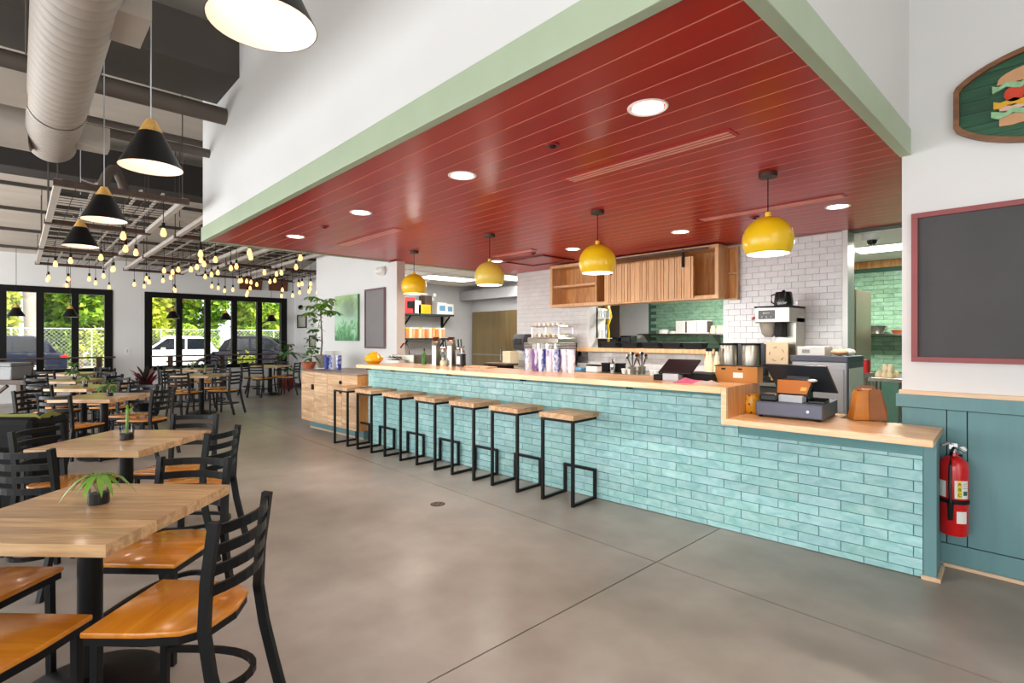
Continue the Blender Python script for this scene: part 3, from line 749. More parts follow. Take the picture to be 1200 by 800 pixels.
K = len(prof); m.add(vs, [(i * K + j, ((i + 1) % n) * K + j, ((i + 1) % n) * K + j + 1, i * K + j + 1) for i in range(n) for j in range(K - 1)])
m.build('bowl_body', 'yellowgreen', t, smooth=True)
t = C('steel_sink_splash', 'low steel splash box behind the far end of the worktop', 'sink', cx(483, 4.5), 4.36, .88)
BX(-.26, .26, -.02, .02, 0, .29).box(-.26, -.24, .02, .4, 0, .2).box(.24, .26, -.02, .4, 0, .29).build('splash', 'steel', t, bevel=.003)
MB().sweep([(-.15, .2, .0), (-.15, .2, .34), (-.15, .17, .42), (-.15, .1, .44), (-.15, .05, .38)], .025, .025, 8).build('faucet', 'chrome', t, smooth=True)
BX(-.26, .26, -.02, .4, -.02, 0.0).build('rim', 'steel', t)
def tap(x, lab):
    t = C('drinks_tower', lab, 'tap', x, 4.12, UZ)
    MB().sweep([(0, 0, 0), (0, 0, .24), (0, 0, .30), (.012, -.02, .325)], .085, .07, 4).build('column', 'steel', t, bevel=.008)
    for q in (-.02, .03):
        MB().sweep([(q, .04, .2), (q + .06, .08, .22), (q + .09, .10, .16)], .022, .022, 8).build('spout', 'chrome', t, smooth=True)
        MB().rod((q + .06, .08, .22), (q + .05, .08, .32), .018).build('handle', 'blackgloss', t)
    BX(-.055, .055, -.045, .045, 0, .012).build('base_plate', 'steel', t)
tap(cx(511, 4.12), 'left stainless drinks tower on the worktop'); tap(cx(529, 4.12), 'right stainless drinks tower on the worktop')
def bottle(lab, x, y, z, r, h, mat, cap='blackgloss', name='bottle', cat='bottle', group=None):
    t = C(name, lab, cat, x, y, z, group)
    MB().lathe([(.0001, 0), (r, 0), (r, h * .6), (r * .4, h * .78), (r * .36, h * .95), (.0001, h * .95)], 16).build('glass_body', mat, t, smooth=True)
    MB().cyl((0, 0, 0), r * .42, h * .9, h, 12).build('cap', cap, t)
    return t
bottle('green squeeze bottle beside the left drinks tower', cx(497, 4.17), 4.17, UZ, .03, .2, 'leaf')
bottle('clear bottle between the two drinks towers', cx(519, 4.17), 4.17, UZ, .032, .19, 'jar', 'chrome')
bottle('white cream bottle between the two drinks towers', cx(519, 4.05), 4.05, UZ, .033, .1, 'cream', 'offwhite')
t = C('syrup_dispenser', 'black labelled bottle dispenser right of the drinks towers', 'dispenser', cx(541, 4.16), 4.16, UZ)
MB().cyl((0, 0, 0), .05, 0, .15, 18).build('body', 'blackgloss', t, smooth=True); BX(-.03, .03, -.054, -.048, .03, .12).build('paper_label', 'paper', t)
MB().rod((0, 0, .15), (0, 0, .22), .015).sweep([(0, 0, .22), (.06, -.02, .23)], .02, .02, 6).build('pump', 'chrome', t)
t = C('cutting_board', 'dark wood board lying on the worktop behind the towers', 'board', cx(563, 4.14), 4.14, UZ); BX(-.19, .19, -.08, .08, 0, .016).build('board', 'stool', t, bevel=.004)
t = C('scale_platter', 'brown raised tray on black feet left of the cup stacks', 'tray', cx(587, 4.52), 4.52, .88)
BX(-.2, .2, -.1, .1, .2, .225).build('tray_top', 'brownwood', t, bevel=.01); BX(-.15, .15, -.07, .07, 0, .2).build('foot', 'blackmatte', t, bevel=.01)
t = C('under_bar', 'stainless under bar shelf behind the drinks towers', 'counter', -4.8, 4.26)
BX(-1.3, 1.15, 0, .52, .84, .88).build('shelf_top', 'steel', t, bevel=.004)
for q in (-1.25, 0, 1.1):
    for w in (.03, .49): MB().rod((q, w, 0), (q, w, .84), .035).build('leg', 'steel', t)
# tablet, tray, cloth, box on the upper worktop
t = C('tablet_stand', 'black customer tablet tilted on a pale block on the upper worktop', 'tablet', cx(793, 3.93), 3.93, UZ)
MB().prism([(-.07, 0), (.02, 0), (.02, .06), (-.07, .055)], -.085, .045, 'yz').build('block', 'lightgrey', t, bevel=.004)
MB().prism([(-.05, .05), (.13, .15), (.126, .165), (-.056, .065)], -.13, .14, 'yz').build('screen', 'blackgloss', t, bevel=.003)
BX(-.17, -.09, -.06, .05, 0, .045).build('card_reader', 'blackmatte', t, bevel=.006)
t = C('black_tray', 'black shallow tray behind the pink cloth on the upper worktop', 'tray', cx(824, 4.08), 4.08, UZ)
MB().prism([(-.13, 0), (.13, 0), (.11, .06), (-.13, .062)], -.14, .14, 'xz').build('tray', 'blackmatte', t, bevel=.006)
t = C('folded_cloth', 'crumpled pink and grey cloth on the corner of the upper worktop', 'cloth', cx(818, 3.80), 3.80, UZ)
def cloth(x0, x1, y0, y1, h, seed, mat):
    random.seed(seed); vs = []; n = 9
    for i in range(n):
        for j in range(n):
            u, v = i / (n - 1), j / (n - 1); e = min(u, 1 - u, v, 1 - v)
            vs.append((x0 + (x1 - x0) * u + random.uniform(-.008, .008), y0 + (y1 - y0) * v + random.uniform(-.008, .008), .004 + h * min(1, e * 4) * (.55 + .45 * math.sin(u * 7 + seed) * math.cos(v * 6))))
    vb = [(a, b, 0) for a, b, c in vs]; fs = []
    for i in range(n - 1):
        for j in range(n - 1): q = i * n + j; fs.append((q, q + n, q + n + 1, q + 1))
    N = n * n; ring = [i * n for i in range(n)] + [(n - 1) * n + j for j in range(1, n)] + [i * n + n - 1 for i in range(n - 2, -1, -1)] + [j for j in range(n - 2, 0, -1)]
    fs += [tuple(N + q for q in f[::-1]) for f in fs] + [(ring[i], ring[(i + 1) % len(ring)], N + ring[(i + 1) % len(ring)], N + ring[i]) for i in range(len(ring))]
    return MB().add(vs + vb, fs).build('fold', mat, t, smooth=True)
cloth(-.16, .06, -.07, .08, .035, 3, 'pink'); cloth(-.01, .14, -.09, .06, .03, 5, 'greycloth')
t = C('cardboard_box', 'brown cardboard tray box with a white sticker on the upper worktop', 'box', cx(866, 4.15), 4.15, UZ, rz=.1)
m = MB().box(-.15, .15, -.09, -.085, 0, .12).box(-.15, .15, .085, .09, 0, .12).box(-.15, -.145, -.085, .085, 0, .12).box(.145, .15, -.085, .085, 0, .12).box(-.145, .145, -.085, .085, 0, .005)
m.build('box_walls', 'card', t)
BX(-.02, .05, -.0915, -.09, .035, .075).build('sticker', 'paper', t)
for q in (-.09, .03): BX(q - .015, q + .015, -.0912, -.09, .095, .107).build('hand_slot', 'blackmatte', t)
m = MB().prism([(-.16, .118), (.0, .108), (.16, .125), (.16, .13), (0, .116), (-.16, .126)], -.08, .085, 'xz'); m.build('black_bag', 'blackmatte', t)

# ------------------------------------------------------------------ till on the lower worktop
t = C('cash_drawer', 'slate grey cash drawer under the point of sale screen', 'cash drawer', -1.07, 3.86, LZ, rz=.02)
BX(-.205, .205, 0, .46, .012, .108).build('drawer_case', 'register', t, bevel=.004)
BX(-.2, .2, -.004, 0, .02, .1).build('drawer_front', plain('drawer face', (96, 102, 122), .4, var=.03), t, bevel=.002)
for sx in (-.18, .18):
    for sy in (.03, .43): MB().cyl((sx, sy, 0), .014, 0, .013, 10).build('foot', 'blackmatte', t)
MB().cyl((0, 0, 0), .01, 0, .006, 12, mat=Matrix.Translation((.12, -.004, .06)) @ Matrix.Rotation(R(90), 4, 'X')).build('lock', 'chrome', t)
DZ = LZ + .108
t = C('point_of_sale_screen', 'black till screen seen from behind on the cash drawer', 'screen', -1.08, 4.14, DZ, rz=-.12)
m = MB().prism([(.02, .085), (.035, .08), (-.115, .29), (-.13, .285)], -.22, .22, 'yz')
m = MB().add([(-.17, .06, .055), (.235, .06, .055), (.2, -.05, .245), (-.215, -.05, .245), (-.17, .075, .061), (.235, .075, .061), (.2, -.035, .251), (-.215, -.035, .251)], [(0, 1, 2, 3), (7, 6, 5, 4), (0, 4, 5, 1), (1, 5, 6, 2), (2, 6, 7, 3), (3, 7, 4, 0)])
m.build('monitor', plain('charcoal monitor shell', (46, 49, 53), .3, var=.04), t, bevel=.006)
MB().prism([(-.03, .0), (.06, .0), (.05, .11), (.015, .19), (.0, .19)], -.08, .08, 'yz').build('neck', 'blackgloss', t, bevel=.006)
BX(-.11, .11, -.1, .1, 0, .016).build('base', 'blackgloss', t, bevel=.004)
t = C('customer_display', 'small tilted customer display with an orange brown card on a pale block', 'display', -1.07, 3.96, DZ, rz=-.05)
MB().prism([(-.045, 0), (.045, 0), (.045, .05), (-.045, .045)], -.075, .075, 'yz').build('block', 'lightgrey', t, bevel=.003)
m = MB().add([(-.10, -.015, .045), (.10, -.015, .045), (.125, .055, .155), (-.12, .055, .155), (-.10, .0, .04), (.10, .0, .04), (.125, .07, .15), (-.12, .07, .15)], [(0, 3, 2, 1), (4, 5, 6, 7), (0, 1, 5, 4), (1, 2, 6, 5), (2, 3, 7, 6), (3, 0, 4, 7)])
m.build('shell', 'blackgloss', t, bevel=.003)
def on_disp(u0, u1, v0, v1, lift=.002):
    def q(u, v):
        w = .10 + (.0225 * v); return Vector((u * w, -.015 + .07 * v, .045 + .11 * v)) + Vector((0, -.843, .537)) * lift
    return MB().add([q(u0, v0), q(u1, v0), q(u1, v1), q(u0, v1)], [(0, 1, 2, 3)])
on_disp(-.93, .9, .1, .9).build('card', 'brochure', t)
on_disp(.45, .78, .3, .5, .003).build('print', plain('gold print', (226, 170, 80), .5), t)
MB().ball((.115, .035, .15), .03, 12, 6, .35).build('sticker', 'paper', t)
t = C('receipt_printer', 'small black receipt printer on the left of the cash drawer', 'printer', -1.205, 3.94, DZ)
BX(-.055, .055, -.06, .08, 0, .05).build('case', 'blackgloss', t, bevel=.012)
t = C('card_reader', 'flat black card reader on the right of the cash drawer', 'card reader', -.92, 4.0, DZ)
MB().prism([(-.06, 0), (.07, 0), (.07, .03), (-.06, .015)], -.05, .05, 'yz').build('case', 'blackgloss', t, bevel=.004)
t = C('tortoiseshell_jar', 'amber and brown tortoiseshell jar in the corner of the step', 'jar', cx(881, 4.0), 4.0, LZ)
MB().lathe([(.0001, 0), (.045, 0), (.062, .03), (.066, .08), (.058, .12), (.06, .135), (.05, .135), (.05, .05), (.0001, .04)], 22).build('jar_body', 'tortoise', t, smooth=True)
t = C('handbag', 'tan leather bucket bag with a brown flap on the lower worktop', 'bag', cx(1014, 4.18), 4.18, LZ, rz=.55)
m = MB().add([(-.095, -.06, 0), (.095, -.06, 0), (.095, .06, 0), (-.095, .06, 0), (-.062, -.045, .205), (.062, -.045, .205), (.062, .045, .205), (-.062, .045, .205)], [(0, 3, 2, 1), (4, 5, 6, 7), (0, 1, 5, 4), (1, 2, 6, 5), (2, 3, 7, 6), (3, 0, 4, 7)])
m.build('bag_body', 'leather', t, smooth=True, bevel=.018)
m = MB().add([(.0, -.063, .01), (.097, -.063, .005), (.066, -.049, .203), (.0, -.049, .205), (.0, -.068, .01), (.103, -.069, .005), (.072, -.054, .209), (.0, -.054, .211)], [(0, 1, 2, 3), (7, 6, 5, 4), (0, 4, 5, 1), (1, 5, 6, 2), (2, 6, 7, 3), (3, 7, 4, 0)])
m.box(.094, .102, -.058, .058, .0, .02)
m.build('side_panel', 'leatherside', t, bevel=.004)
MB().sweep([(-.06, 0, .195), (-.03, -.02, .222), (.03, -.03, .22), (.078, -.03, .165), (.106, -.03, .07), (.112, -.035, .004)], .006, .022, 4).build('strap', 'leatherside', t)
MB().lathe([(.012, -.004), (.018, 0), (.012, .004)], 14, (-.055, -.05, .2)).build('ring', 'chrome', t)

# ------------------------------------------------------------------ fire extinguisher
t = thing('fire_extinguisher', 'red fire extinguisher hung on the teal wainscot at the counter end', 'fire extinguisher', (-.515, 4.085, .235))
MB().lathe([(.0001, .0), (.062, .0), (.07, .012), (.071, .40), (.066, .43), (.045, .455), (.022, .465), (.02, .485), (.0001, .485)], 28).build('cylinder', 'redpaint', t, smooth=True)
MB().lathe([(.0715, .19), (.073, .192), (.073, .214), (.0715, .216)], 28).build('strap', 'blackmatte', t)
def wraplab(a0, a1, z0, z1, mat, nm, r=.0717):
    k = 8; vs = []; 
    for i in range(k + 1):
        a = R(a0 + (a1 - a0) * i / k); vs += [(r * math.cos(a), r * math.sin(a), z0), (r * math.cos(a), r * math.sin(a), z1)]
    return MB().add(vs, [(2 * i, 2 * i + 2, 2 * i + 3, 2 * i + 1) for i in range(k)]).build(nm, mat, t)
wraplab(-152, -112, .225, .32, 'paper', 'paper_label'); wraplab(-80, -22, .225, .33, 'paper', 'paper_label'); wraplab(-70, -52, .228, .327, plain('yellow label', (232, 210, 40), .5), 'yellow_label', .0721); wraplab(-72, -30, .08, .15, 'paper', 'paper_label')
wraplab(-46, -26, .245, .27, plain('label green', (40, 110, 80), .5), 'label_mark', .0723)
for q in range(3): wraplab(-48, -24, .285 + q * .013, .288 + q * .013, 'greyplastic', 'label_line', .0723)
for i, ch in enumerate('ABC'):
    a = R(-61); words(ch, .024, 'blackmatte', t, (.0726 * math.cos(a), .0726 * math.sin(a), .31 - i * .032), (R(90), 0, a + R(90)))
MB().rod((0, 0, .48), (0, 0, .52), .03, 12).box(-.02, .02, -.018, .018, .505, .54).build('valve', 'chrome', t)
MB().sweep([(0, -.0, .53), (-.02, -.05, .545), (-.05, -.075, .53)], .02, .01, 4).sweep([(0, 0, .52), (.03, -.05, .515), (.06, -.06, .50)], .02, .01, 4).build('lever', 'chrome', t)
MB().cyl((0, 0, 0), .018, 0, .02, 14, mat=Matrix.Translation((.045, -.02, .51)) @ Matrix.Rotation(R(90), 4, 'X')).build('gauge', 'offwhite', t)
MB().sweep([(-.0, -.02, .51), (-.004, -.06, .49), (-.006, -.082, .42), (-.008, -.088, .3), (-.004, -.088, .2)], .016, .016, 8).build('hose', 'blackgloss', t, smooth=True)
MB().cyl((-.004, -.088, 0), .011, .1, .2, 10, .016).build('nozzle', 'blackmatte', t)
BX(-.03, .03, .07, .092, .38, .46).build('bracket', 'blackmatte', t)

# ------------------------------------------------------------------ right wall
t = thing('chalkboard', 'large empty slate board in a burgundy frame on the right wall', 'chalkboard', (.02, WY, 1.25))
BX(-.72, .72, -.012, -.001, .03, .91).build('slate', 'slate', t)
for a in ((-.755, .755, -.03, -.001, 0, .032), (-.755, .755, -.03, -.001, .908, .94), (-.755, -.721, -.03, -.001, .032, .908), (.721, .755, -.03, -.001, .032, .908)): BX(*a).build('frame_rail', 'burgundy', t, bevel=.002)
t = thing('oval_sign', 'oval green board sign with a stacked sandwich and a brown rim', 'sign', (-.02, WY, 2.777))
def oval(hx, hz, cut, n=64):
    P = []
    for i in range(n):
        a = 2 * math.pi * i / n; P.append((max(-cut, min(cut, hx * math.cos(a))), hz * math.sin(a)))
    return P
po, pi_ = oval(.56, .285, .505), oval(.525, .258, .478)
m = MB(); n = len(po)
vs = [(a, -.045, b) for a, b in po] + [(a, -.045, b) for a, b in pi_] + [(a, -.002, b) for a, b in po] + [(a, -.002, b) for a, b in pi_]
m.add(vs, [f for i in range(n) for j in [(i + 1) % n] for f in ((i, j, n + j, n + i), (i, 2 * n + i, 2 * n + j, j), (n + i, n + j, 3 * n + j, 3 * n + i), (2 * n + i, 3 * n + i, 3 * n + j, 2 * n + j))])
m.build('rim', 'walnut', t)
gb = wood('green stained board', (18, 58, 40), (44, 96, 66), 0, .5, .15)
for k in range(7):
    z0, z1 = -.256 + k * .0732, -.256 + (k + 1) * .0732 - .002
    ed = [(min(.477, .524 * math.sqrt(max(0, 1 - (z / .2575) ** 2))), z) for z in [z0 + (z1 - z0) * q / 8 for q in range(9)]]
    MB().prism(ed + [(-x, z) for x, z in ed[::-1]], -.018, -.002, 'xz').build('board', gb, t)
def layer(nm, x0, x1, z0, z1, wav, mat, d0, d1, ph=0, tilt=0):
    k = 22; top = [(x0 + (x1 - x0) * i / k, z1 + wav * math.sin(i * 2.1 + ph) + tilt * i / k) for i in range(k + 1)]; bot = [(x0 + (x1 - x0) * i / k, z0 + wav * math.cos(i * 1.7 + ph)) for i in range(k + 1)]
    MB().prism(bot + top[::-1], -d1, -d0, 'xz').build(nm, mat, t)
bun = plain('painted bun', (206, 156, 112), .6, var=.1); let = plain('painted lettuce', (150, 196, 150), .6, var=.2, scale=30); tom = plain('painted tomato', (206, 62, 34), .5, var=.15, scale=20); egg = plain('painted mustard', (226, 172, 40), .5, var=.1); ham = plain('painted ham', (226, 184, 170), .6, var=.08)
layer('bun_bottom', -.30, .30, -.155, -.09, .003, bun, .018, .034); layer('lettuce', -.335, .335, -.10, -.07, .012, let, .018, .04, 1); layer('ham_slice', -.30, .30, -.07, -.045, .005, ham, .018, .036); layer('mustard_layer', -.325, .325, -.045, -.012, .008, egg, .018, .038, 2)
for q in range(6): MB().cyl((0, 0, 0), .045, .018, .038, 16, mat=Matrix.Translation((-.235 + q * .094, 0, .018)) @ Matrix.Rotation(R(90), 4, 'X')).build('tomato_slice', tom, t)
layer('lettuce', -.33, .33, .055, .085, .012, let, .018, .04, 3); layer('cheese', -.1, .25, .08, .105, .002, egg, .018, .042)
MB().prism([(.31 * math.cos(a), .085 + .095 * abs(math.sin(a)) ** .7) for a in [math.pi * i / 18 for i in range(19)]], -.036, -.018, 'xz').build('bun_top', bun, t)
for q in range(-1, 2, 2):
    MB().ball((-.12 if q < 0 else .14, -.03, .19), .026, 12, 8).build('olive', plain('painted olive', (60, 150, 128), .4), t)

# ------------------------------------------------------------------ partition wall pieces
t = thing('green_painting', 'green abstract canvas on the partition above the cabinet', 'painting', (-9.0, WY, 1.36))
a = on_y(394.8, 346, WY); b = on_y(421.5, 399, WY)
t.location = ((a[0] + b[0]) / 2, WY, b[2]); hw = (b[0] - a[0]) / 2; hh = a[2] - b[2] - .03
BX(-hw, hw, -.04, -.004, 0, hh).build('canvas', 'painting', t)
BX(-hw - .003, hw + .003, -.036, -.002, -.003, hh + .003).build('stretcher', plain('canvas edge', (84, 116, 84), .8), t)
a = on_y(429, 339.5, WY); b = on_y(452.5, 408.5, WY)
t = thing('narrow_chalkboard', 'narrow grey board in a plum frame beside the green painting', 'chalkboard', ((a[0] + b[0]) / 2, WY, b[2]))
hw = (b[0] - a[0]) / 2; hh = a[2] - b[2]
BX(-hw + .02, hw - .02, -.02, -.004, .02, hh - .02).build('slate', 'slate2', t)
for q in ((-hw, hw, 0, .03), (-hw, hw, hh - .03, hh)): BX(q[0], q[1], -.032, -.002, q[2], q[3]).build('frame_rail', 'plumframe', t)
for q in (-hw, hw - .03): BX(q, q + .03, -.032, -.002, .03, hh - .03).build('frame_rail', 'plumframe', t)
a = on_y(449, 317.5, WY)
t = thing('emergency_light', 'round white emergency light high on the partition', 'emergency light', a)
for s in (-1, 1): MB().ball((s * .05, -.05, 0), .06, 14, 8).build('lamp_head', 'offwhite', t, smooth=True)
BX(-.07, .07, -.03, -.001, -.07, .07).build('back_plate', 'offwhite', t, bevel=.01)
a = on_y(390, 356, WY)
t = thing('wall_spot', 'small black angled spotlight left of the green painting', 'wall light', a)
BX(-.03, .03, -.02, -.001, -.03, .03).build('rose', 'blackmatte', t); MB().sweep([(0, -.02, .02), (.02, -.1, .04), (.03, -.13, 0)], .02, .02, 8).build('arm', 'blackmatte', t); MB().cyl((0, 0, 0), .04, -.05, .05, 14, .03, Matrix.Translation((.03, -.14, 0)) @ Matrix.Rotation(R(40), 4, 'Y')).build('lamp_head', 'blackmatte', t, smooth=True)
for (u0, v0, u1, v1, lab) in ((349.3, 369, 359.8, 384, 'upper black picture frame on the far wall'), (363.2, 393, 374, 407, 'lower black picture frame behind the climbing plant')):
    a = on_y(u0, v0, 5.92); b = on_y(u1, v1, 5.92); t = thing('picture_frame', lab, 'picture', ((a[0] + b[0]) / 2, 5.92, b[2])); hw = (b[0] - a[0]) / 2; hh = a[2] - b[2]
    BX(-hw + .03, hw - .03, -.012, -.004, .03, hh - .03).build('print', plain('muted print', (170, 168, 158), .5, var=.5, scale=4), t)
    for q in ((-hw, hw, 0, .035), (-hw, hw, hh - .035, hh)): BX(q[0], q[1], -.03, -.002, q[2], q[3]).build('frame_rail', 'blackmatte', t)
    for q in (-hw, hw - .035): BX(q, q + .035, -.03, -.002, .035, hh - .035).build('frame_rail', 'blackmatte', t)
a = on_y(354, 360, 5.92); t = thing('wall_speaker', 'small round black speaker above the far picture', 'speaker', a)
MB().lathe([(.0001, 0), (.06, 0), (.07, .05), (.04, .1), (.0001, .1)], 16, (0, 0, 0), Matrix.Rotation(R(90), 4, 'X')).build('cone', 'blackmatte', t, smooth=True); MB().rod((0, 0, 0), (.1, -.02, 0), .02).build('arm', 'blackmatte', t)
for (u0, v0, u1, v1, lab) in ((281, 324, 308, 340, 'left rust brown panel over the second window'), (315.5, 324, 338, 341.5, 'right rust brown panel over the second window')):
    a = on_x(u0, v0, XW + .06); b = on_x(u1, v1, XW + .06)
    t = thing('wall_panel', lab, 'panel', (XW + .06, (a[1] + b[1]) / 2, b[2])); hw = (b[1] - a[1]) / 2; hh = a[2] - b[2]
    MB().prism([(-hw, 0), (hw * .9, 0), (hw, hh), (-hw, hh)], -.05, 0, 'yz').build('panel', 'brownpanel', t)
    BX(0, .02, -hw, hw, hh, hh + .03).build('top_batten', 'brownwood', t)

# ================================================================== BEHIND THE COUNTER
def panel_lamp(t, sx, sy, watts=85):
    l = D.lights.new('panel_lamp', 'AREA'); l.shape = 'RECTANGLE'; l.size = sx; l.size_y = sy; l.energy = watts; l.color = (1, .98, .95)
    o = D.objects.new('panel_lamp', l); COL.objects.link(o); o.parent = t; o.location = (0, 0, -.03)
KY0 = 6.02                                    # front of the back worktop
t = thing('back_counter', 'stainless worktop on legs along the white tiled wall', 'counter', (-4.4, KY0, 0))
BX(-2.45, 2.3, 0, BY - KY0 - .012, .87, .91).build('counter_top', 'steel', t, bevel=.004)
BX(-2.4, 2.25, .05, .58, .1, .86).build('cabinet_body', plain('dark under counter', (70, 68, 66), .5), t)
for q in (-2.38, -.8, .8, 2.2): BX(q - .02, q + .02, .0, .04, 0, .87).build('leg', 'steel', t)
t = thing('pass_ledge', 'thick pale wood ledge of the kitchen pass-through', 'ledge', (-4.5, BY, 1.19))
BX(-1.24, 1.30, -.14, -.013, 0, .06).build('ledge_board', 'slat', t, bevel=.004)
for q in (-1.1, .1, 1.15): MB().prism([(-.12, 0), (-.02, 0), (-.02, -.1)], q - .015, q + .015, 'yz').build('bracket', 'slat', t)
for i in range(5):
    a = on_y(718 + i * 24.5, 400, BY + .06)
    t = thing('black_tray', ['leftmost', 'second', 'middle', 'fourth', 'rightmost'][i] + ' of the five black trays on the pass ledge', 'tray', (a[0], BY + .04, 1.25), 0, 'black trays on the pass ledge')
    m = MB().add([(-.12, -.09, 0), (.12, -.09, 0), (.12, .09, 0), (-.12, .09, 0), (-.14, -.1, .085), (.14, -.1, .085), (.14, .1, .085), (-.14, .1, .085)], [(0, 3, 2, 1), (4, 5, 6, 7), (0, 1, 5, 4), (1, 2, 6, 5), (2, 3, 7, 6), (3, 0, 4, 7)])
    m.build('tray_body', 'blackgloss', t, bevel=.008); BX(-.145, .145, -.104, .104, .078, .088).build('lip', 'black', t, bevel=.003)
# hanging cabinet with sliding slatted door
HX0, HX1, HY, HZ0, HZ1 = -5.88, -3.05, 6.33, 1.895, 2.565
t = thing('hanging_cabinet', 'open hickory wall cabinet with a slatted sliding door under the red ceiling', 'cabinet', ((HX0 + HX1) / 2, BY - .01, HZ0))
w2 = (HX1 - HX0) / 2; dp = BY - .012 - HY; hh = HZ1 - HZ0
BX(-w2, w2, -dp, 0, 0, .045).build('bottom_board', 'slat', t); BX(-w2, w2, -dp, 0, hh - .045, hh).build('top_board', 'slat', t)
for q in (-w2, w2 - .045): BX(q, q + .045, -dp, 0, .045, hh - .045).build('side_board', 'slat', t)
for q in (-w2 + .9, w2 - .5): BX(q, q + .03, -dp + .02, -.02, .045, hh - .045).build('divider', 'cabinet', t)
bw = (2 * w2 - .09) / 16
for i in range(16): BX(-w2 + .045 + i * bw, -w2 + .045 + (i + 1) * bw - .002, -.02, -.002, .045, hh - .045).build('back_board', 'cabinet', t)
BX(-w2 + .045, -w2 + .9, -dp + .02, -.02, .31, .345).build('shelf', 'slat', t)
dr = obj('sliding_door', None, t, (0, -dp - .04, 0))
d0, d1 = -4.76 - (HX0 + HX1) / 2, -3.365 - (HX0 + HX1) / 2
BX(d0, d1, .02, .035, .02, hh - .12).build('backing', 'cabinet', dr)
random.seed(4); x = d0; wd = [.075, .022, .06, .025, .085, .03, .05, .03, .07]; i = 0
while x < d1 - .02:
    a = wd[i % 9]; a = min(a, d1 - x); BX(x, x + a, -.0, .02, .02, hh - .12).build('slat', 'slat', dr); x += a + .009; i += 1
for q in (d0 + .12, d1 - .13): BX(q - .015, q + .015, -.02, -.001, hh - .25, hh - .02).build('hanger_strap', 'blackmatte', dr); 
MB().sweep([(d0 - .05, -.03, hh - .045), (w2 - .1, -.03, hh - .045)], .014, .03).build('rail', 'brownwood', dr)
t = thing('end_cubby', 'narrow two cubby shelf on the right end of the hanging cabinet', 'shelf', (-2.98, BY - .01, HZ0 - .01))
for a in ((.045, .058, -.07, 0, 0, hh), (-.069, .045, -.07, -.012, 0, .018), (-.069, .045, -.07, -.012, hh - .018, hh), (-.069, .045, -.07, -.012, .32, .34)): BX(*a).build('board', 'slat', t)
BX(-.069, .045, -.011, 0, 0, hh).build('back_board', 'cabinet', t)
# coffee urns
for i, (u, lab) in enumerate(((855.5, 'left stainless coffee urn by the tiled wall'), (881.5, 'right stainless coffee urn by the tiled wall'))):
    a = on_y(u, 400, 6.32); t = thing('coffee_urn', lab, 'urn', (a[0], 6.32, .91), 0, 'coffee urns')
    MB().lathe([(.0001, .03), (.115, .03), (.12, .05), (.12, .40), (.115, .415), (.0001, .42)], 28).build('body', 'steel', t, smooth=True)
    MB().cyl((0, 0, 0), .124, .405, .43, 28).build('lid', 'blackmatte', t, smooth=True); MB().cyl((0, 0, 0), .12, 0, .035, 24).build('base', 'blackmatte', t)
    MB().rod((0, -.11, .12), (0, -.17, .12), .028, 10).box(-.012, .012, -.185, -.16, .09, .17).build('spigot', 'blackgloss', t)
    BX(.12, .165, -.05, .05, .06, .42).build('gauge_panel', 'blackgloss', t)
# coffee brewer
a = on_y(911, 400, 6.28)
t = thing('coffee_brewer', 'tall stainless coffee brewer with a black pitcher on its top', 'coffee machine', (a[0], 6.28, .91))
BX(-.02, .2, .0, .26, 0, .72).build('tower', 'steel', t, bevel=.006)
BX(-.17, .2, -.2, .26, .66, .83).build('head', 'steel', t, bevel=.01); BX(-.175, .205, -.205, .265, .83, .845).build('top_plate', 'blackmatte', t)
BX(-.13, .05, -.206, -.199, .70, .8).build('control_panel', 'blackgloss', t); words('BREW', .028, 'lightgrey', t, (-.04, -.2075, .765), (R(90), 0, 0)); 
for q in range(3): MB().ball((-.09 + q * .05, -.206, .725), .008, 8, 5).build('button', 'lightgrey', t)
MB().lathe([(.04, .5), (.075, .54), (.1, .66), (.0001, .66)], 20, (-.06, -.08, 0)).build('filter_basket', plain('smoked basket', (160, 152, 140), .3), t, smooth=True)
BX(.03, .1, -.16, -.02, .5, .66).build('basket_rail', 'blackmatte', t)
MB().sweep([(-.175, -.12, .72), (-.21, -.14, .72), (-.22, -.14, .70)], .03, .03, 8).build('tap_knob', 'redpot', t)
BX(-.14, .16, -.2, .0, 0, .025).build('drip_tray', 'blackmatte', t)
t = thing('black_pitcher', 'black lettered brewing pitcher standing on the coffee brewer', 'pitcher', (a[0] + .07, 6.27, .91 + .845))
MB().lathe([(.0001, 0), (.095, 0), (.1, .03), (.085, .15), (.08, .16), (.0001, .16)], 20).build('pitcher_body', 'blackgloss', t, smooth=True)
MB().sweep([(-.085, 0, .14), (-.13, 0, .13), (-.13, 0, .05), (-.095, 0, .03)], .018, .018, 6).build('handle', 'blackgloss', t); words('DECAF', .032, 'paper', t, (.02, -.103, .03), (R(90), 0, 0)); MB().ball((0, 0, .165), .02, 10, 6).build('lid_knob', 'blackmatte', t)
t = thing('square_server', 'pale square thermal server with a scratched round mark under the brewer', 'coffee server', (a[0] + .06, 6.12, .936))
BX(-.10, .13, -.06, -.04, .16, .42).build('front_plate', plain('pale plate', (198, 174, 142), .5, var=.08), t, bevel=.006); BX(-.085, .085, -.04, .06, .02, .4).build('server_body', 'steel', t, bevel=.02)
for q in range(5):
    an = R(30 + q * 72); m = MB().sweep([(.015 + .075 * math.cos(an + s * .08), -.062, .29 + .075 * math.sin(an + s * .08)) for s in range(-3, 4)], .004, .004, 4); m.build('scratch', 'brownwood', t)
MB().box(-.05, .05, -.05, .05, 0, .03).build('foot', 'goldwood', t); MB().sweep([(-.1, -.07, .17), (-.13, -.12, .15), (-.1, -.13, .05)], .03, .03, 6).build('spout', 'blackmatte', t)
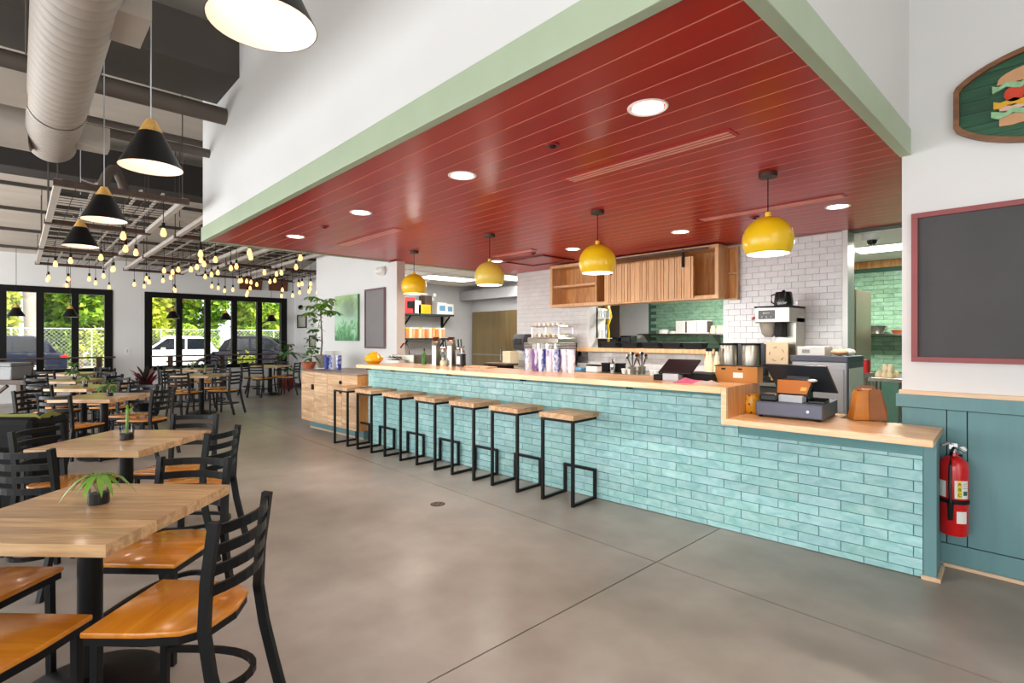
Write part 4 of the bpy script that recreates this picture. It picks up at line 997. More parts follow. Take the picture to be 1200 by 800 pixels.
# grey under-counter machine by the till
t = thing('ice_bin', 'tall grey bin unit with a dark lid standing behind the till screen', 'appliance', (-1.50, 4.95, 0))
BX(-.22, .2, 0, .45, .08, 1.2).build('body', 'lightgrey', t, bevel=.01); BX(-.23, .21, -.01, .46, 1.2, 1.25).build('lid', 'register', t, bevel=.006)
BX(-.2, .18, -.012, .0, .12, 1.14).build('door', 'lightgrey', t, bevel=.004); BX(.2, .208, -.0, .45, .1, 1.2).build('side_skin', 'register', t)
BX(.21, .214, .02, .42, .82, 1.15).build('notice', 'paper', t); BX(-.17, -.08, -.015, -.012, 1.05, 1.10).build('bar_code_label', 'paper', t)
for q in range(8): BX(-.16 + q * .009, -.157 + q * .009 + (q % 3) * .001, -.0165, -.015, 1.06, 1.09).build('print_bar', 'blackmatte', t)
for q in (-.18, .16): BX(q - .02, q + .02, .03, .42, 0, .08).build('foot', 'blackmatte', t)
t = thing('paper_tray_box', 'white box of papers on top of the grey bin', 'box', (-1.61, 5.15, 1.25)); BX(-.1, .12, -.1, .1, 0, .075).build('carton', 'paper', t, bevel=.003); BX(-.06, .0, -.105, -.1, .02, .05).build('print', 'greyplastic', t)
t = thing('glove_bundle', 'small dark bundle beside the white box on the grey bin', 'bundle', (-1.40, 5.12, 1.25))
MB().ball((0, 0, .03), .07, 12, 6, .42).build('bundle_body', 'stool', t, smooth=True); MB().ball((.06, .05, .03), .05, 12, 6, .6).build('bundle_body', 'paper', t)
t = thing('red_can', 'red tin can on the shelf to the right of the grey bin', 'can', (-1.36, 5.75, 1.08)); MB().cyl((0, 0, 0), .04, 0, .12, 16).build('can_body', 'red2', t, smooth=True); MB().cyl((0, 0, 0), .041, .118, .124, 16).build('rim', 'chrome', t)
t = thing('can_stand', 'slim stand carrying a red can behind the grey bin', 'stand', (-1.36, 5.75, 0)); BX(-.06, .06, -.06, .06, 1.04, 1.08).build('top', 'steel', t); MB().cyl((0, 0, 0), .02, .02, 1.04, 10).build('post', 'steel', t); MB().cyl((0, 0, 0), .12, 0, .02, 16).build('foot', 'steel', t)
# fridge and prep table in the kitchen on the right
t = thing('stainless_fridge', 'tall stainless fridge just inside the kitchen doorway', 'fridge', (-2.35, 7.7, 0))
BX(-.4, .43, .0, .7, .1, 2.02).build('body', 'steeldark', t, bevel=.008); BX(-.39, .42, -.03, -.002, .12, 1.45).build('door', 'steeldark', t, bevel=.006); BX(-.39, .42, -.03, -.002, 1.47, 2.0).build('door', 'steeldark', t, bevel=.006)
for q in (-.35, .38): BX(q - .03, q + .03, .1, .6, 0, .1).build('foot', 'blackmatte', t)
BX(.35, .38, -.06, -.03, .9, 1.4).build('handle', 'chrome', t)
t = thing('prep_table', 'steel kitchen table on round legs beside the doorway', 'table', (-1.36, 7.15, 0))
BX(-.42, .5, -.5, .6, .94, .98).build('table_top', 'steel', t, bevel=.004)
for q in (-.36, -.1, .44):
    for w in (-.45, .55): MB().rod((q, w, 0), (q, w, .94), .045, 10).build('leg', 'steel', t)
BX(-.4, .48, -.45, .55, .3, .32).build('under_shelf', 'steel', t)
for i, (u, z) in enumerate(((1030, 0), (1037, 0), (1043, .0), (1051, 0), (1037, .07), (1044, .07), (1034, .0))):
    a = on_z(u, 441, .98); yy = 6.78 + (.09 if i in (6, 3) else 0)
    t = thing('cream_jug', 'small cream ceramic jug on the steel kitchen table, ' + ['at the left end in front', 'second in the front', 'third in the front', 'farthest right at the back', 'stacked on the second one', 'stacked on the third one', 'behind the left one'][i], 'jug', (on_y(u, 440, yy)[0], yy + (.12 if i == 6 else 0), .98 + z), i, 'cream jugs on the kitchen table')
    MB().lathe([(.0001, 0), (.03, 0), (.034, .025), (.022, .055), (.024, .068), (.0001, .066)], 14).build('jug_body', 'cream', t, smooth=True); MB().sweep([(.03, 0, .05), (.05, 0, .04), (.032, 0, .015)], .008, .008, 5).build('handle', 'cream', t)
t = thing('green_wall_shelf', 'steel shelf on the green tiles seen through the doorway', 'shelf', (-1.95, 9.385, 1.44)); BX(-.75, .6, -.3, 0, 0, .025).build('shelf_board', 'steel', t)
for q in (-.5, .4): MB().prism([(-.25, 0), (0, 0), (0, -.18)], q - .01, q + .01, 'yz').build('bracket', 'steel', t)
a = on_y(1027, 383, 9.2); t = thing('steel_bowl', 'stainless mixing bowl on the shelf over the green tiles', 'bowl', (a[0], 9.22, 1.465)); MB().lathe([(.0001, 0), (.08, 0), (.14, .11), (.15, .115), (.135, .11), (.0001, .02)], 20).build('bowl_body', 'chrome', t, smooth=True)
t = thing('orange_pan', 'flat orange enamel dish beside the steel bowl on the shelf', 'dish', (a[0] + .3, 9.22, 1.465)); MB().lathe([(.0001, 0), (.1, 0), (.13, .05), (.12, .05), (.0001, .02)], 20).build('dish_body', plain('orange enamel', (190, 90, 44), .4), t, smooth=True)
# pass-through: shelf on the green wall with boxes and cups
t = thing('pass_shelf', 'steel wall shelf on green tiles seen through the pass-through', 'shelf', (-5.1, 9.385, 1.46)); BX(-.95, 1.2, -.32, 0, 0, .025).build('shelf_board', 'steel', t)
for q in (-.85, .6): MB().prism([(-.28, 0), (0, 0), (0, -.2)], q - .012, q + .012, 'yz').build('bracket', 'steel', t)
for i, u in enumerate((800, 813, 825)):
    a = on_y(u, 380, 9.2); t = thing('white_carton', ['left', 'middle', 'right'][i] + ' white carton of three on the shelf in the pass-through', 'box', (a[0], 9.22, 1.485), 0, 'white cartons on the pass shelf'); BX(-.1, .1, -.1, .1, 0, .24).build('carton', 'paper', t, bevel=.003); BX(.096, .101, -.1, .1, .02, .22).build('edge_print', 'plumframe', t)
for i, u in enumerate((777, 789)):
    a = on_y(u, 386, 9.2); t = thing('paper_stack', ['low white stack of plates at the left end of the pass shelf', 'low white stack of plates left of the white cartons'][i], 'plates', (a[0], 9.22, 1.485)); MB().cyl((0, 0, 0), .1, 0, .05 if i else .08, 18).build('stack', 'paper', t)
for i, u in enumerate((835, 842, 847)):
    a = on_y(u, 384, 9.2); t = thing('cream_jug', ['cream jug right of the white cartons', 'cream jug in the middle right of the cartons', 'cream jug by the white tile edge'][i] + ' in the pass-through', 'jug', (a[0], 9.22, 1.485)); MB().lathe([(.0001, 0), (.05, 0), (.055, .06), (.04, .12), (.045, .14), (.0001, .135)], 14).build('jug_body', 'cream', t, smooth=True)
# left of the pass-through: clear jars on a bracket, dark panel, yellow hose reel, devices
t = thing('wire_rack', 'white corner rack of clear jars at the left of the pass-through', 'rack', (-5.19, 6.95, 1.39))
for q in (0, .32): MB().prism([(-.14, -.1), (.16, -.1), (-.14, .12)], q, q + .012).build('rack_shelf', 'offwhite', t)
BX(-.15, -.14, -.12, .12, 0, .5).build('rack_back', 'offwhite', t)
for q, (x, y, z) in enumerate(((-.07, -.03, .332), (.02, -.05, .332), (-.06, -.02, .012))): MB().cyl((x, y, z), .04, 0, .13, 12).build('jar', 'jar', t); MB().cyl((x, y, z), .042, .12, .135, 12).build('lid', 'chrome', t)
t = thing('grey_partition', 'tall dark grey panel inside the kitchen behind the pass-through', 'panel', (-5.95, 8.05, 0)); BX(-.45, .22, -.02, .02, 0, 2.3).build('panel', plain('dark grey panel', (104, 92, 82), .5), t); BX(-.47, .24, -.05, .05, 2.3, 2.34).build('cap', 'blackmatte', t); BX(-.45, .32, -.2, .2, -.0, .02).build('foot', 'blackmatte', t)
a = on_y(712.5, 385, 7.55); t = thing('yellow_hose', 'yellow hanging spray hose bundle in the pass-through', 'hose', (a[0], 7.55, 1.28))
MB().sweep([(0, 0, .0), (.01, 0, .2), (0, 0, .34), (.02, 0, .5), (-.01, 0, .66), (0, 0, 1.0)], .05, .05, 8, rs=[.9, 1, .8, 2.4, 2., .8]).build('hose_sleeve', 'yellow', t, smooth=True); BX(-.06, .0, -.05, .0, .2, .36).build('nozzle_holder', 'greyplastic', t)
t = thing('prep_cart', 'kitchen cart behind the pass-through carrying two black devices', 'cart', (-5.2, 7.6, 0)); BX(-.6, 1.2, -.25, .25, 1.2, 1.24).build('cart_top', 'steel', t)
for q in (-.55, 1.15):
    for w in (-.2, .2): MB().rod((q, w, 0), (q, w, 1.2), .03).build('leg', 'steel', t)
for i, (u, w, h) in enumerate(((722.5, .085, .17), (736.5, .12, .2))):
    a = on_y(u, 396, 7.5); t = thing('black_device', ['left narrow', 'right wider'][i] + ' black kitchen device behind the pass ledge', 'device', (a[0], 7.5, 1.24)); BX(-w, w, -.08, .08, 0, h).build('case', 'blackgloss', t, bevel=.012); BX(-w * .7, w * .7, -.085, -.079, h * .5, h * .85).build('screen', 'register', t); BX(-w * .6, w * .6, -.084, -.079, h * .1, h * .4).build('slot', 'blackmatte', t)
# espresso machine
a = on_y(648, 400, 6.32)
t = thing('espresso_machine', 'chrome espresso machine topped with cups by the left tiled wall', 'coffee machine', (a[0], 6.30, .91))
BX(-.36, .3, -.2, .24, .0, .07).build('drip_tray', 'steel', t, bevel=.006); BX(-.34, .28, .08, .24, .07, .42).build('back_case', 'chrome', t, bevel=.01); BX(-.37, .31, -.2, .25, .40, .50).build('head', 'steel', t, bevel=.02)
BX(.28, .33, -.2, .24, .06, .42).build('side_case', 'blackgloss', t, bevel=.01)
for q in (-.22, -.02, .17): MB().cyl((q, -.08, 0), .045, .3, .41, 14).build('group_head', 'chrome', t, smooth=True); MB().sweep([(q, -.1, .31), (q, -.26, .30)], .028, .028, 8).build('filter_handle', 'blackmatte', t)
for q in (-.32, .25): MB().sweep([(q, -.15, .42), (q - .02, -.2, .3), (q, -.2, .16)], .012, .012, 6).build('steam_wand', 'chrome', t)
for z in (.50, .66): MB().sweep([(-.33, -.15, z + .02), (.28, -.15, z + .02), (.28, .2, z + .02), (-.33, .2, z + .02)], .01, .01, 5, closed=True).build('cup_rail', 'chrome', t)
BX(-.33, .28, -.15, .2, .66, .672).build('cup_shelf', 'glass', t)
for q in (-.32, .27):
    for w in (-.14, .19): MB().rod((q, w, .5), (q, w, .66), .01, 5).build('rail_post', 'chrome', t)
n = 0
for r_ in range(2):
    for q in range(6):
        for lv in (.502, .674):
            tag(MB().lathe([(.022, 0), (.034, .05), (.036, .055), (.031, .05), (.0001, .012)], 12).build('espresso_cup', 'offwhite' if (q + r_) % 3 else 'cream', None, (a[0] - .28 + q * .1, 6.21 + r_ * .15, .91 + lv), smooth=True), 'small pale cup on the espresso machine, %s tier, %s row, %s from the left' % ('lower' if lv < .6 else 'upper', ['front', 'back'][r_], 'first second third fourth fifth sixth'.split()[q]), 'cup', 'cups on the espresso machine'); n += 1
a = on_y(613, 400, BY - .1)
t = thing('towel_dispenser', 'black paper towel dispenser on the left edge of the tiled wall', 'dispenser', (a[0], BY - .012, 1.17)); MB().prism([(0, 0), (-.2, .03), (-.22, .2), (-.17, .3), (0, .3)], -.14, .14, 'yz').build('case', plain('smoke plastic', (52, 50, 54), .3), t, bevel=.012); BX(-.09, .09, -.222, -.2, .12, .22).build('window', 'blackgloss', t); BX(-.08, .08, -.19, -.05, -.03, .0).build('paper_tongue', 'paper', t)
t = thing('paper_roll_box', 'pale box on the back worktop below the towel dispenser', 'box', (a[0] - .06, BY - .35, .91)); BX(-.1, .1, -.1, .1, 0, .26).build('carton', 'cream', t, bevel=.004)
# small things on the back worktop
def small(name, lab, cat, u, y, build):
    a = on_y(u, 430, y); t = thing(name, lab, cat, (a[0], y, .91)); build(t); return t
small('white_box', 'white box with a black lid on the back worktop', 'box', 696, 6.2, lambda t: (BX(-.1, .1, -.06, .06, 0, .08).build('carton', 'paper', t, bevel=.004), BX(-.1, .1, -.06, .06, .08, .1).build('lid', 'blackmatte', t)))
small('blue_folded_towel', 'blue folded towel beside the printed cup stacks', 'towel', 679, 6.2, lambda t: BX(-.09, .09, -.06, .06, 0, .05).build('towel', 'blue', t, bevel=.015))
small('steel_shaker', 'steel shaker between black bins on the back worktop', 'shaker', 718, 6.3, lambda t: MB().lathe([(.0001, 0), (.035, 0), (.045, .1), (.03, .15), (.02, .19), (.0001, .19)], 16).build('shaker_body', 'chrome', t, smooth=True))
for u, lab in ((712, 'black bin left of the steel shaker'), (726, 'black bin right of the steel shaker')): small('black_bin', lab, 'bin', u, 6.42, lambda t: (BX(-.07, .07, -.06, .06, 0, .12).build('bin_body', 'blackmatte', t, bevel=.006), BX(-.075, .075, -.065, .065, .11, .125).build('rim', 'blackgloss', t)))
def utensils(t):
    MB().lathe([(.0001, 0), (.05, 0), (.055, .1), (.045, .1), (.0001, .03)], 16).build('crock', 'steel', t, smooth=True)
    for q in range(6): aa = q * 1.05; MB().rod((0, 0, .05), (.07 * math.cos(aa), .05 * math.sin(aa), .2 + .03 * (q % 3)), .012, 6).ball((.075 * math.cos(aa), .054 * math.sin(aa), .22 + .03 * (q % 3)), .022, 8, 6).build('utensil', 'blackgloss' if q % 2 else 'chrome', t)
small('utensil_crock', 'crock of dark utensils on the back worktop', 'utensils', 752, 6.3, utensils); small('utensil_crock', 'low crock of steel tools left of the dark utensils', 'utensils', 741, 6.15, utensils)
for i, u in enumerate((731, 738, 764, 769)): small('white_cup', 'white cup number %s from the left along the back worktop' % ['one', 'two', 'three', 'four'][i], 'cup', u, 6.12, lambda t: (MB().lathe([(.0001, 0), (.025, 0), (.035, .07), (.03, .07), (.0001, .01)], 14).build('cup_body', 'offwhite', t, smooth=True)))
for i, u in enumerate((829, 832.5, 840)): small('syrup_bottle', ['leftmost pale syrup bottle left of the coffee urns', 'middle pale syrup bottle left of the coffee urns', 'capped pale syrup bottle nearest the coffee urns'][i], 'bottle', u, 6.15, lambda t: (MB().lathe([(.0001, 0), (.034, 0), (.036, .2), (.016, .28), (.016, .34), (.0001, .34)], 14).build('bottle_body', 'cream', t, smooth=True), MB().cyl((0, 0, 0), .022, .33, .37, 10).build('cap', 'blackmatte', t)))
# back room: shelves on the left wall, cooler panels on the rear wall
SX = -10.04
for (z, y0, y1, lab) in ((1.93, 5.0, 7.25, 'upper dark bracket shelf in the back room'), (1.40, 5.0, 7.1, 'lower dark bracket shelf in the back room')):
    t = thing('wall_shelf', lab, 'shelf', (SX, (y0 + y1) / 2, z)); hy = (y1 - y0) / 2
    BX(0, .34, -hy, hy, -.04, 0).build('shelf_board', plain('dark green shelf', (38, 46, 42), .5), t)
    for q in (-hy + .3, 0, hy - .1): MB().sweep([(.02, q, -.04), (.02, q, -.28), (.3, q, -.05)], .025, .03).box(0, .02, q - .03, q + .03, -.3, -.04).build('bracket', 'blackmatte', t)
def shelfbox(name, lab, cat, u, z, w, h, mat, extra=None, y=None, group=None):
    a = on_x(u, 370, SX + .2); t = thing(name, lab, cat, (SX + .19, a[1], z), 0, group); BX(-.12, .12, -w, w, 0, h).build('carton', mat, t, bevel=.004)
    if extra: BX(.1205, .123, -w * .6, w * .6, h * .3, h * .75).build('label_print', extra, t)
    return t
shelfbox('red_carton', 'red and black cartons at the left of the upper back room shelf', 'box', 477.5, 1.93, .12, .34, 'red2', 'blackmatte'); shelfbox('white_carton', 'plain white carton on the upper back room shelf', 'box', 485.5, 1.93, .1, .28, 'paper'); shelfbox('yellow_crate', 'yellow crate on the upper back room shelf', 'crate', 494.5, 1.93, .16, .2, 'yellowgreen')
shelfbox('dark_box', 'dark brown box stacked on the yellow crate', 'box', 499, 2.13, .09, .2, 'brownwood'); shelfbox('blue_label_box', 'left white box with a blue label on the upper shelf', 'box', 515, 1.93, .13, .26, 'paper', 'blue'); shelfbox('blue_label_box', 'right white box with a blue label on the upper shelf', 'box', 524, 1.93, .1, .24, 'paper', 'blue')
ml = [plain('orange label', (222, 140, 70), .5), M['cream'], plain('peach label', (234, 176, 130), .5)]
for i in range(12):
    a = on_x(476.5 + i * 3.9, 385, SX + .22); t = thing('jar', 'pale lidded spice jar, %s from the left on the lower back room shelf' % 'first second third fourth fifth sixth seventh eighth ninth tenth eleventh twelfth'.split()[i], 'jar', (SX + .22, a[1], 1.40), 0, 'spice jars on the lower shelf')
    MB().cyl((0, 0, 0), .042, 0, .2, 12).build('jar_body', ml[i % 3], t, smooth=True); MB().cyl((0, 0, 0), .044, .2, .23, 12).build('lid', 'offwhite' if i % 4 else 'yellow', t)
for a0, a1, lab in ((-9.95, -8.75, 'left stainless cooler door on the back room wall'), (-8.74, -7.2, 'right stainless cooler door on the back room wall')):
    t = thing('cooler_door', lab, 'cooler', ((a0 + a1) / 2, 8.03, 0)); hw = (a1 - a0) / 2
    BX(-hw, hw, -.06, 0, .02, 2.02).build('door_skin', 'cooler', t, bevel=.006); BX(-hw, hw, -.075, -.0605, 1.0, 1.03).build('rub_rail', 'steel', t); BX(hw - .14, hw - .1, -.11, -.0605, .9, 1.2).build('handle', 'chrome', t); BX(-hw, hw, -.05, 0, 0, .02).build('sill', 'blackmatte', t)
for (x, y, rz, lab) in ((-8.7, 6.35, 0, 'long fluorescent ceiling panel in the back room'), (-9.7, 5.2, 0, 'fluorescent ceiling panel at the left of the back room'), (-7.75, 7.3, 0, 'fluorescent ceiling panel near the tiled wall')):
    t = thing('ceiling_light', lab, 'ceiling light', (x, y, 2.612)); BX(-.3, .3, -.6, .6, -.015, 0).build('frame', 'offwhite', t); BX(-.27, .27, -.57, .57, -.02, -.0155).build('diffuser', 'panel', t); panel_lamp(t, .5, 1.1, 30)
a = (-9.93, 6.75, 2.3); t = thing('emergency_light', 'white emergency light on the grey back room wall', 'emergency light', a); BX(-.1, -.02, -.14, .14, -.06, .06).build('case', 'offwhite', t, bevel=.02)
for s in (-1, 1): MB().ball((-.0, s * .12, .06), .05, 12, 6).build('lamp_head', 'offwhite', t, smooth=True)
for (x, y, lab) in ((-1.45, 8.1, 'fluorescent panel over the kitchen doorway'), (-4.0, 8.0, 'fluorescent panel over the kitchen pass-through')):
    t = thing('ceiling_light', lab, 'ceiling light', (x, y, 2.558)); BX(-.6, .6, -.3, .3, -.012, 0).build('frame', 'offwhite', t); BX(-.57, .57, -.27, .27, -.018, -.0125).build('diffuser', 'panel', t); panel_lamp(t, 1.1, .5, 60)
a = on_y(1022, 271, 7.0); t = thing('dome_camera', 'white dome camera on the kitchen ceiling', 'camera', (a[0], 7.0, 2.56)); MB().cyl((0, 0, 0), .1, -.065, 0, 20).build('base', 'offwhite', t); MB().ball((0, 0, -.07), .052, 14, 8).build('dome', 'blackgloss', t, smooth=True)

# ================================================================== LIGHT FITTINGS
def downlight(x, y, lab):
    t = thing('downlight', lab, 'downlight', (x, y, ZS))
    MB().lathe([(.078, .004), (.098, -.006), (.104, -.002), (.104, .0)], 28).build('trim_ring', 'offwhite', t, smooth=True)
    MB().cyl((0, 0, 0), .079, -.004, -.001, 24).build('lens', 'lamp', t)
    l = D.lights.new('downlight_lamp', 'SPOT'); l.energy = 85 if y < 4 else 150; l.spot_size = R(120); l.spot_blend = .6; l.color = (1, .93, .84); l.shadow_soft_size = .08
    o = D.objects.new('downlight_lamp', l); COL.objects.link(o); o.parent = t; o.location = (0, 0, -.02)
for i, x in enumerate((-1.516, -3.07, -4.63, -6.24)): downlight(x, 2.367, 'recessed downlight in the front row of the red ceiling, %s' % ['nearest the right wall', 'second from the right', 'third from the right', 'leftmost'][i])
for i, x in enumerate((-1.49, -3.04, -4.604, -6.13)): downlight(x, 5.40, 'recessed downlight in the rear row of the red ceiling, %s' % ['nearest the doorway', 'before the slatted door', 'before the open cabinet shelves', 'above the espresso machine'][i])
def slot_vent(x0, x1, y, lab, n=3):
    t = thing('linear_vent', lab, 'vent', ((x0 + x1) / 2, y, ZS)); h = (x1 - x0) / 2
    BX(-h - .02, h + .02, -.068, .068, -.004, -.0005).build('vent_plate', 'red', t, bevel=.001)
    for q in range(n):
        BX(-h, h, -.046 + q * .04, -.034 + q * .04, -.0065, -.004).build('slot', 'redpot', t); BX(-h, h, -.034 + q * .04, -.014 + q * .04, -.010, -.004).build('blade', plain('pink vent blade %s%d' % (lab[:5], q), (232, 150, 132), .4), t)
slot_vent(-2.60, -1.37, 3.0, 'long slotted vent in the red ceiling, nearest the camera'); slot_vent(-6.37, -5.03, 3.0, 'slotted vent in the red ceiling near the sage green corner'); slot_vent(-2.58, -1.34, 4.99, 'slotted vent in the red ceiling behind the nearest yellow lamp'); slot_vent(-5.78, -4.98, 5.03, 'short slotted vent in the red ceiling towards the kitchen')
for x, y, lab in ((-2.198, 2.39, 'dark round sprinkler plate in the front row between downlights'), (-5.461, 2.375, 'dark sprinkler plate at the left of the front row'), (-2.172, 5.264, 'small sprinkler plate in the rear row of the red ceiling'), (-5.2, 5.25, 'small sprinkler plate by the ceiling hatch')):
    t = thing('sprinkler_plate', lab, 'sprinkler', (x, y, ZS)); MB().cyl((0, 0, 0), .042, -.012, -.0005, 18).build('cover', 'redpot', t); MB().cyl((0, 0, 0), .02, -.02, -.012, 12).build('head', 'blackmatte', t)
t = thing('ceiling_hatch', 'red framed access hatch in the soffit above the espresso machine', 'hatch', (-5.63, 5.79, ZS))
BX(-.4, .4, -.3, .3, -.008, -.001).build('hatch_door', 'red', t)
for a in ((-.44, .44, -.345, -.305), (-.44, .44, .305, .345), (-.44, -.405, -.305, .305), (.405, .44, -.305, .305)): BX(*a, -.02, -.001).build('frame_rail', plain('deep red frame', (96, 20, 20), .4), t)
def globe(x, y, lab, mat):
    t = thing('globe_pendant', lab, 'pendant lamp', (x, y, 2.10)); r = .172
    MB().cyl((0, 0, 0), .062, ZS - 2.10 - .032, ZS - 2.10 - .001, 22).build('canopy', 'brownwood', t, smooth=True)
    MB().rod((0, 0, r), (0, 0, ZS - 2.10 - .03), .008, 6).build('cord', 'blackmatte', t)
    MB().cyl((0, 0, 0), .02, r * .97, r + .03, 12).build('cord_grip', mat, t)
    a0 = math.acos(.56); n = 14; out = [(r * math.sin(math.pi - a0 - (math.pi - a0) * i / n) if i < n else .0001, -r * math.cos(a0 + (math.pi - a0) * i / n)) for i in range(n + 1)]
    prof = [(max(.0001, r * math.sin(a0 + (math.pi - a0) * i / n)), -r * math.cos(a0 + (math.pi - a0) * i / n)) for i in range(n + 1)]
    MB().lathe(prof, 32).build('shade', mat, t, smooth=True)
    MB().lathe([(max(.0001, (p - .004) if p > .01 else p), z - (.003 if z > .1 else 0)) for p, z in prof], 32).build('shade_lining', 'shadein', t, smooth=True)
    MB().ball((0, 0, -.03), .05, 14, 8).build('bulb', 'lamp', t, smooth=True)
    l = D.lights.new('globe_lamp', 'POINT'); l.energy = 16; l.color = (1, .93, .84); l.shadow_soft_size = .05; o = D.objects.new('globe_lamp', l); COL.objects.link(o); o.parent = t; o.location = (0, 0, -.1)
for i, x in enumerate((-1.53, -3.06, -4.60, -6.18)): globe(x, 3.94, 'yellow globe pendant over the counter, ' + ['nearest to the chalkboard', 'before the hanging cabinet', 'third from the right and paler', 'farthest from the chalkboard'][i], 'yellowold' if i == 2 else 'yellow')
def cone_lamp(name, lab, x, y, z, d, h, zt, group=None, glow=True):
    t = thing(name, lab, 'pendant lamp', (x, y, z), 0, group); r = d / 2; k = .27; rt = r * .15
    rk = r + (rt - r) * (1 - k)
    MB().lathe([(r, 0), (rk, h * (1 - k)), (rk - .004, h * (1 - k))], 36).build('shade', 'black', t, smooth=True)
    MB().lathe([(r - .003, .0005), (rk - .006, h * (1 - k) - .002), (.0001, h * (1 - k) - .002)], 36).build('shade_lining', 'shadein', t, smooth=True)
    MB().lathe([(.0001, h * (1 - k)), (rk + .001, h * (1 - k)), (rt, h), (.0001, h)], 28).build('wood_cap', 'goldwood', t, smooth=True)
    MB().rod((0, 0, h), (0, 0, zt - z), .009, 6).build('cord', 'lightgrey' if glow else 'blackmatte', t)
    if glow:
        MB().ball((0, 0, h * .34), .03, 12, 8, 1.2).build('bulb', 'warm', t, smooth=True); MB().cyl((0, 0, 0), .022, h * .42, h * .7, 10).build('socket', 'chrome', t)
        l = D.lights.new('cone_lamp', 'POINT'); l.energy = 1.5; l.color = (1, .86, .7); l.shadow_soft_size = .05; o = D.objects.new('cone_lamp', l); COL.objects.link(o); o.parent = t; o.location = (0, 0, h * .12)
for i, (x, y) in enumerate(((-1.96, .63), (-4.10, .63), (-6.22, .59), (-8.18, .55))):
    cone_lamp('cone_pendant', ['largest black cone pendant cut by the top of the picture', 'black cone pendant with a wood cap beside the round duct', 'third black cone pendant from the front, over the tables', 'fourth black cone pendant from the front, lowest in view'][i], x, y, 2.50, .36, .31, 4.05 if i == 2 else zroof(x))
for i, u in enumerate((19, 82.5, 202.5, 264.5, 318)):
    a = on_x(u, 370.5 + i * 1.8 - (1 if i else 0), -15.25); cone_lamp('small_cone_pendant', 'small black cone pendant before the windows, ' + ['first from the left', 'second from the left', 'middle one of five', 'second from the right', 'first from the right'][i], a[0], a[1], a[2], .30, .25, zroof(-15.25), None, False)
# hanging filament bulbs
def bulb():
    t = thing('filament_bulb', 'warm bare filament bulb hung by a thin black cord below the suspended frames', 'bulb', (0, 0, 0), 0, 'bare filament bulbs under the suspended frames')
    MB().lathe([(.0001, -.075), (.02, -.07), (.031, -.045), (.028, -.015), (.014, .02), (.013, .03)], 12).build('glass_bulb', 'bulbglass', t, smooth=True)
    MB().cyl((0, 0, 0), .018, .025, .085, 10).build('socket', 'blackmatte', t)
    MB().rod((0, 0, 0), (0, 0, 1), .006, 4).build('cord', 'blackmatte', t, (0, 0, .085))
    return t
BU = [(62, 307), (78, 303), (75.7, 325), (78.3, 333), (102, 325), (112, 330), (123, 300), (128, 335), (133, 313), (141, 323), (147, 315), (147, 274), (145, 289), (162, 294), (162, 332), (169, 334), (172, 325), (175, 329), (189, 315), (190, 327), (195, 323), (202, 317), (208, 314), (201, 271), (201, 337), (208, 339), (50, 323), (55, 326), (222, 294), (235, 295), (230, 302), (233, 307), (226, 314), (231, 311), (251, 302), (291, 293), (298, 294), (294, 299), (274, 310), (277.5, 313), (274, 319), (248, 323), (248, 334), (257, 336), (260, 339), (261, 321), (274, 338), (280, 327), (283, 328), (288, 328), (292, 329), (286, 344), (291, 341), (303, 332), (305, 337), (307, 317), (321, 319), (322, 327), (326, 329), (333, 318), (329, 338), (325, 345), (352, 300), (347, 311), (350, 332), (348, 341), (346, 345), (354, 331), (360, 340), (364, 331), (366, 337), (368, 341)]
b0 = None; bulbs = []
for i, (u, v) in enumerate(BU):
    z = min(2.62, 1.4 + (396 - v) * 12.3 / 621); p = on_z(u, v, z); z2 = zroof(p[0]) + .004
    for a_, b_, f_ in ROWS:                     # each cord is tied to a wire of the frame above it
        if a_ - .12 < p[1] < b_ + .12 and -14.4 < p[0] < XS[f_] - .05:
            kq = min(6, max(1, round((p[1] - a_) / (b_ - a_) * 7))); p = (p[0], a_ + kq * (b_ - a_) / 7, p[2]); z2 = GZ + .058
    if p[1] > 5.7: continue
    if b0 is None: b0 = bulb(); o = b0; o.location = p
    else: o = dup(b0, p, i * .7)
    for c in o.children:
        if c.name.startswith('cord'): c.scale = (1, 1, z2 - z - .085)
    de = p[0] * FX + p[1] * FY; bulbs.append((600 + 621 * (p[0] * RX + p[1] * RY) / de, o))
ORD = 'first second third fourth fifth sixth seventh eighth ninth tenth eleventh twelfth thirteenth fourteenth fifteenth sixteenth seventeenth eighteenth nineteenth twentieth'.split()
def nth(n): return ORD[n] if n < 20 else ('twenty ' + ORD[n - 20] if n < 29 else 'thirty ' + ORD[n - 30] if 30 <= n < 39 else 'forty ' + ORD[n - 40] if 40 <= n < 49 else {29: 'thirtieth', 39: 'fortieth', 49: 'fiftieth'}.get(n, 'last'))
zones = (('over the left window', 0, 132), ('over the pier between the windows', 132, 169), ('over the second window', 169, 337), ('over the far corner', 337, 999))
for zn, ua, ub in zones:
    for n, (u, o) in enumerate(sorted([q for q in bulbs if ua <= q[0] < ub], key=lambda q: q[0])): o['label'] = 'bare filament bulb on black cord, %s from the left %s' % (nth(n), zn)

